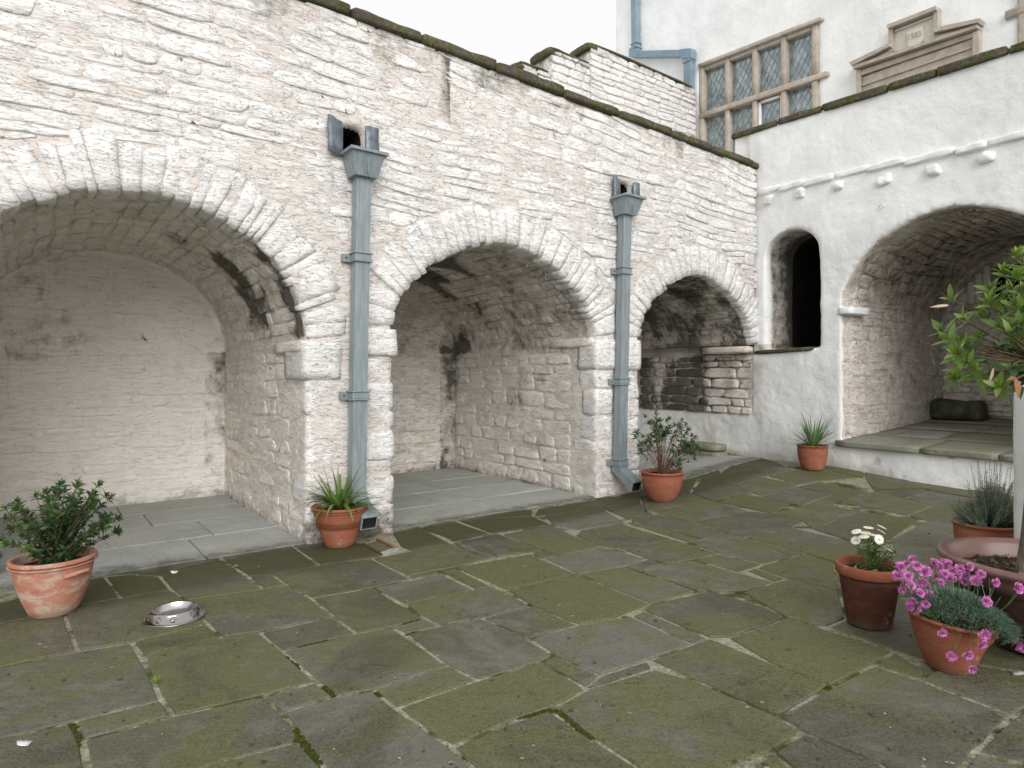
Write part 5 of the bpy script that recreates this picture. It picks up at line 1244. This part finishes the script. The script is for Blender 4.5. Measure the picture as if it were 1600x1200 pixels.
for k in range(16):   # buds
    q = rr.random(); b = Vector((pos[0]+rr.uniform(-.16, .28), pos[1]+rr.uniform(-.1, .1), pos[2]+h+.05)); t_0 = b+Vector((rr.gauss(0, .03), rr.gauss(0, .03), rr.uniform(.05, .12))); V, F = tube([b, (b+t_0)/2+Vector((.004, 0, 0)), t_0, t_0+Vector((0, 0, .012)), t_0+Vector((0, 0, .018))], [.0013, .0013, .0013, .0035, .001], 5); put('bud_stem', V, F, M['leaf_blue'], root)
# --- big glazed tub with the evergreen standard tree
pc = np.array((2.53, 3.05)); pos = np.array((pc[0], pc[1], float(gz(*pc))+.002)); rt = .425; h = .49-pos[2]
root = thing('potted_tree', pos, 'evergreen tree with pale trunk in a big purple brown glazed tub at the right edge', 'potted tree')
P0 = [(0, .004), (.20, 0), (.21, .01), (.26, .08), (.33, .17), (.37, .27), (.38, h-.055), (.385, h-.05)]; V, F = lathe(P0, 64, .004); put('tub', V+pos, F, M['glaze_dark'], root)
V, F = lathe([(.37, h-.10), (.385, h-.12), (.388, h-.07), (rt-.03, h-.045), (rt-.004, h-.03), (rt, h-.015), (rt-.008, h-.002), (rt-.03, h+.002), (rt-.055, h-.004), (rt-.072, h-.02), (rt-.085, h-.10), (rt-.10, h-.2)], 64); put('tub_rim', V+pos, F, M['glaze'], root)
n = 48; SV = [(0, 0, h-.085)]
for q in np.linspace(0, 1, 13)[1:]:
    for k in range(n): a = 2*math.pi*k/n; SV.append((.345*q*math.cos(a), .345*q*math.sin(a), h-.085))
SV = np.array(SV); SV[:, 2] += .016*fbm(SV*28, 3, 4)
put('soil', SV+pos, [[0, 1+k, 1+(k+1) % n] for k in range(n)]+[[1+j*n+k, 1+(j+1)*n+k, 1+(j+1)*n+(k+1) % n, 1+j*n+(k+1) % n] for j in range(11) for k in range(n)], M['soil'], root)
chips = []
for k in range(160):
    a = rr.uniform(0, 6.3); q = math.sqrt(rr.random())*.35; P_, F_ = CUBES[2]; s = rr.uniform(.004, .012); R3 = np.array(Euler((rr.uniform(0, 3), rr.uniform(0, 3), 0)).to_matrix()); chips.append(((P_*np.array((s, s*.6, s*.35)))@R3.T+pos+np.array((q*math.cos(a), q*math.sin(a), h-.078)), F_))
V, F, _ = join(chips); tag(put('bark_chips', V, F, M['twig'], root), kind='stuff')
Yt = 3.02; tb = np.array(((1597-800)/FPX*Yt, Yt, pos[2]+h-.10)); tt_ = np.array(((1636-800)/FPX*Yt, Yt, 1.42))
P = [tb+(tt_-tb)*s+np.array((.006*math.sin(s*9), .004*math.cos(s*7), 0)) for s in map(float, np.linspace(0, 1, 14))]; V, F = tube(P, list(np.linspace(.031, .024, 14)), 14)
V += .004*fbm(V*np.array((30, 30, 8)), 2, 8)[:, None]; put('trunk', V, F, M['bark'], root)
ml = [leaf_mesh('leaf', .092, .034, M['leaf_strap'], .22, .18, 5), leaf_mesh('leaf', .09, .034, M['leaf_dark'], .22, .22, 5), leaf_mesh('leaf', .060, .022, M['leaf_new'], .25, .1, 5), leaf_mesh('leaf', .085, .030, M['leaf_dead'], .3, .3, 5), leaf_mesh('leaf', .085, .024, M['leaf_dry'], .3, .1, 5)]; ml[4] = leaf_mesh('leaf', .075, .013, M['leaf_dry'], .3, .15, 5)
CL = [(1487, 467, 7, 0), (1472, 517, 8, 0), (1507, 500, 6, 0), (1502, 537, 9, 0), (1530, 527, 9, 2), (1495, 552, 10, 2), (1510, 567, 9, 0), (1492, 592, 9, 2), (1537, 567, 7, 1), (1560, 604, 9, 2), (1550, 452, 9, 2), (1545, 472, 8, 2), (1570, 427, 10, 2), (1590, 400, 11, 2), (1590, 432, 10, 2), (1578, 455, 9, 0), (1575, 495, 9, 0), (1587, 478, 10, 0), (1578, 522, 9, 1), (1595, 508, 9, 0), (1565, 545, 9, 1), (1590, 552, 10, 0), (1597, 572, 9, 1), (1598, 590, 8, 1), (1583, 540, 8, 0), (1600, 455, 9, 2), (1540, 500, 5, 1), (1604, 415, 9, 2), (1566, 468, 8, 0), (1580, 575, 7, 1), (1562, 510, 6, 0)]
its = []; fork = Vector(tt_)
CL += [(1482, 530, 6, 0), (1518, 548, 7, 1), (1524, 585, 6, 2), (1556, 585, 7, 0), (1560, 485, 6, 2), (1588, 500, 8, 1), (1592, 535, 8, 0), (1602, 480, 8, 1), (1598, 430, 7, 0), (1572, 560, 6, 1), (1500, 575, 5, 2), (1594, 605, 5, 1), (1536, 485, 5, 2)]
def twig(p, r0=.008, mid=None):
    a = fork; b = Vector(p); m = (a+b)/2+Vector((rr.gauss(0, .03), rr.gauss(0, .03), -.03+rr.gauss(0, .03))); Q = [a*(1-s)**2+m*2*s*(1-s)+b*s*s for s in map(float, np.linspace(0, 1, 9))]
    V, F = tube(Q, list(np.linspace(r0, .0022, 9)), 6); put('branch', V, F, M['twig'], root); return Q
for (px, py, n, kd) in CL:
    Y = 3.0+rr.uniform(-.16, .16); p = np.array(((px-800)/FPX*Y, Y, zat(py, Y))); Q = twig(p); d = (Q[-1]-Q[-2]).normalized()+Vector((0, -.1, .5))
    its += rosette(p, d, n, [ml[1] if kd == 1 else ml[0], ml[2] if kd == 2 else ml[0]], 1., rr, 1.35)
    if kd == 2: its += rosette(np.array(p)+np.array((0, 0, .012)), (rr.gauss(0, .3), -.3, 1), 6, [ml[2]], .95, rr, .9)
for k in range(70):          # the rest of the crown, beyond the frame
    v = np.array((rr.gauss(0, 1), rr.gauss(0, 1), rr.gauss(0, 1))); v /= np.linalg.norm(v); p = np.array((2.78, 3.0, 1.66))+v*np.array((.30, .42, .38))*rr.uniform(.75, 1.05)
    if 800+p[0]/p[1]*1000 < 1590: continue
    Q = twig(p); its += rosette(p, v+np.array((0, 0, .4)), 9, [ml[k % 2], ml[2 if k % 3 == 0 else 0]], 1., rr, 1.3)
for (px, py, m_, d) in ((1584, 590, 3, (-.8, -.1, -.05)), (1586, 592, 3, (.15, -.3, -1.)), (1482, 477, 4, (-1, .1, -.05)), (1552, 575, 4, (-.3, -.2, -.8))):
    Y = 2.88; its.append((ml[m_], ((px-800)/FPX*Y, Y, zat(py, Y)), orient(d, (0, -1, .3)), 1.))
its.sort(key=lambda i: 0 if 800+i[1][0]/i[1][1]*1000 < 1615 else 1)
vis = [i for i in its if 800+i[1][0]/i[1][1]*1000 < 1615]; off = [i for i in its if 800+i[1][0]/i[1][1]*1000 >= 1615]
scatter(root, 'leaf', 'small_leaves', vis[:300], 300)
if off or vis[300:]:
    for it in (0,): scatter(root, 'leaf', 'far_crown_leaves', vis[300:]+off, 0)
# --- lavender
pos = np.array((3.27, 4.42, float(gz(3.27, 4.42)))); rt = .195; h = zat(822, 4.3)-pos[2]
root, _ = pot('potted_lavender', pos, potprof(.13, rt, h, .010, .018, .016, .02), 'grey green lavender in a terracotta pot behind the big glazed tub', 'potted plant', M['terra'], h-.03, rt-.022)
its = []; lg = leaf_mesh('leaf', .034, .006, M['leaf_grey'], .2, .1, 2); lb = leaf_mesh('leaf', .035, .004, M['leaf_blue'], .2, .1, 2); parts = []
for k in range(210):
    x = rr.gauss(.03, .10); y = rr.gauss(0, .08); hh = rr.uniform(.08, .28)*(1.1 if x > -.02 else .6); b = pos+np.array((x*.6, y*.6, h-.03)); t_0 = b+np.array((x*.7+rr.gauss(0, .03), y*.6, hh))
    V, F = tube([b, (b+t_0)/2+np.array((rr.gauss(0, .008), 0, 0)), t_0], [.0022, .0018, .001], 4); parts.append((V, F))
    for s in map(float, np.linspace(.25, 1, 7)): its += rosette(b+(t_0-b)*s, t_0-b, 5, [lg if k % 3 else lb], 1., rr, .8)
for k in range(22):
    x = rr.uniform(-.08, .2); b = pos+np.array((x*.6, rr.gauss(0, .05), h)); t_0 = b+np.array((x*.4+rr.gauss(0, .02), 0, rr.uniform(.30, .46))); V, F = tube([b, (b+t_0)/2, t_0], [.0016, .0014, .001], 4); parts.append((V, F))
    for s in map(float, np.linspace(.72, 1, 6)): its += rosette(b+(t_0-b)*s, (0, 0, 1), 4, [lg], .5, rr, .9)
b = pos+np.array((-.1, 0, h)); e = gpx(1457, 768); e = np.array(((1457-800)/FPX*4.3, 4.3, zat(767, 4.3))); V, F = tube([b, (b+e)/2+np.array((.03, 0, .02)), e, e+np.array((-.004, 0, .008))], [.0018, .0015, .001, .005], 4); parts.append((V, F))
V, F, _ = join(parts); tag(put('stems', V, F, M['leaf_grey'], root), kind='stuff')
scatter(root, 'leaf', 'needle_leaves', its, 0)
# --- white pier behind the tub
pr = thing('white_pier', (3.40, 3.9, float(gz(3.4, 3.9))), 'square whitewashed pier behind the big tub at the right edge', 'pillar')
def f(u, v, w): return np.stack([3.16+(u+1)/2*.5, 3.74+(w+1)/2*.30, .04+(v+1)/2*1.42], -1)
V, F = block(f, 6, 30, .012, 4, 3); put('pier_body', V, F, M['plaster'], pr, grime=np.clip(.4-V[:, 2]*.8, 0, 1))
def f(u, v, w): return np.stack([3.15+(u+1)/2*.52, 3.73+(w+1)/2*.32, 1.46+(v+1)/2*.07], -1)
V, F = block(f, 4, 14, .008, 5, 4); put('pier_cap', V, F, M['plaster'], pr, grime=np.zeros(len(V))+.1)
# --- blue pot peeking in at the left edge
pos = gpx(-33, 905); bp = thing('blue_pot', pos, 'sliver of a dark blue glazed pot at the left edge behind the bushy shrub', 'plant pot')
V, F = lathe(potprof(.09, .125, .16), 40); put('pot', V+pos, F, M['blue'], bp)

# ------------------------------------------------------------------ steel bowl, feathers, pebble
pos, R0 = ppos(273, 985, 51); hb = zat(949, pos[1])-pos[2]
bw = thing('dog_bowl', pos, 'shiny stainless steel dog bowl with embossed paw prints on the green flags', 'pet bowl')
R0 *= .98; r1 = .0362*pos[1]*kx(273)
V, F = lathe([(R0-.004, .001), (R0, .003), (R0, .006), (R0-.006, .009), (R0-.014, .011), (r1+.006, hb-.008), (r1+.003, hb-.002), (r1-.003, hb), (r1-.009, hb-.003)], 72); put('outer_shell', V+pos, F, M['steel'], bw)
V, F = lathe([(r1-.009, hb-.003), (r1-.013, hb-.012), (r1-.024, .022), (r1-.040, .014), (0, .012)], 72); put('inner_dish', V+pos, F, M['steel_in'], bw)
sl_a = math.atan2(R0-.014-r1-.006, hb-.019)
for ang in (-99, -66, -132, -20, 30, 90, 150, 200):
    a = math.radians(ang); parts = []
    for (x, y, r_) in ((0, -.007, .011), (-.014, .004, .0052), (-.0055, .012, .0056), (.0055, .012, .0056), (.014, .004, .0052)):
        P_, F_ = CUBES[3]; q = P_/np.linalg.norm(P_, axis=1)[:, None]*np.array((r_, .0035, r_))
        zc0 = hb*.52+y; rc0 = R0-.014+(r1+.006-R0+.014)*(zc0-.011)/(hb-.019); ph = a+x/rc0
        o = np.array((math.cos(ph), math.sin(ph), 0)); s = np.array((-math.sin(ph), math.cos(ph), 0)); parts.append((q[:, :1]*s+q[:, 1:2]*o+q[:, 2:]*np.array((0, 0, 1.))+pos+o*rc0+np.array((0, 0, zc0)), F_))
    V, F, _ = join(parts); put('paw_print', V, F, M['emboss'], bw)
def feather(px, py, s, label, seed):
    p = gpx(px, py)+np.array((0, 0, .006)); r2 = random.Random(seed); parts = []; f = thing('feather', p, label, 'feather', 'white feathers on the paving')
    for k in range(90):
        u = k/90; b = p+np.array(((u-.5)*s*.9, .1*s*math.sin(u*3), .004+.3*s*(u-.5)**2*2)); a = r2.uniform(-1.3, 1.3)+1.57*(1 if k % 2 else .6); d = np.array((math.cos(a)*.6+(u-.5), math.sin(a)*.6, .7)); d /= np.linalg.norm(d); e = b+d*s*r2.uniform(.25, .5); c = np.array((.0008, .0008, 0)); parts.append((np.array([b-c, b+c, e]), [[0, 1, 2]]))
    V, F, _ = join(parts); put('down', V, F, M['feather'], f)
    V, F = tube([p+np.array(((u-.5)*s, .1*s*math.sin(u*3), .003+.3*s*(u-.5)**2*2)) for u in np.linspace(0, 1, 7)], [.0012]*6+[.0004], 5); put('quill', V, F, M['feather'], f)
feather(36, 1170, .042, 'fluffy white feather at the bottom left corner of the paving', 1)
feather(272, 898, .042, 'small white feather on the dark flags before the left alcove', 2)
p = gpx(1591, 1054); pb = thing('stone_chip', p, 'small flat grey stone chip on the flag at the right edge below the pinks', 'stone')
def f(u, v, w): return np.stack([p[0]+u*.024, p[1]+w*.012, p[2]+.006+v*.006+u*.003], -1)
V, F = block(f, 3, 4, .004, 40, 3); put('chip', V, F, M['slab'], pb)
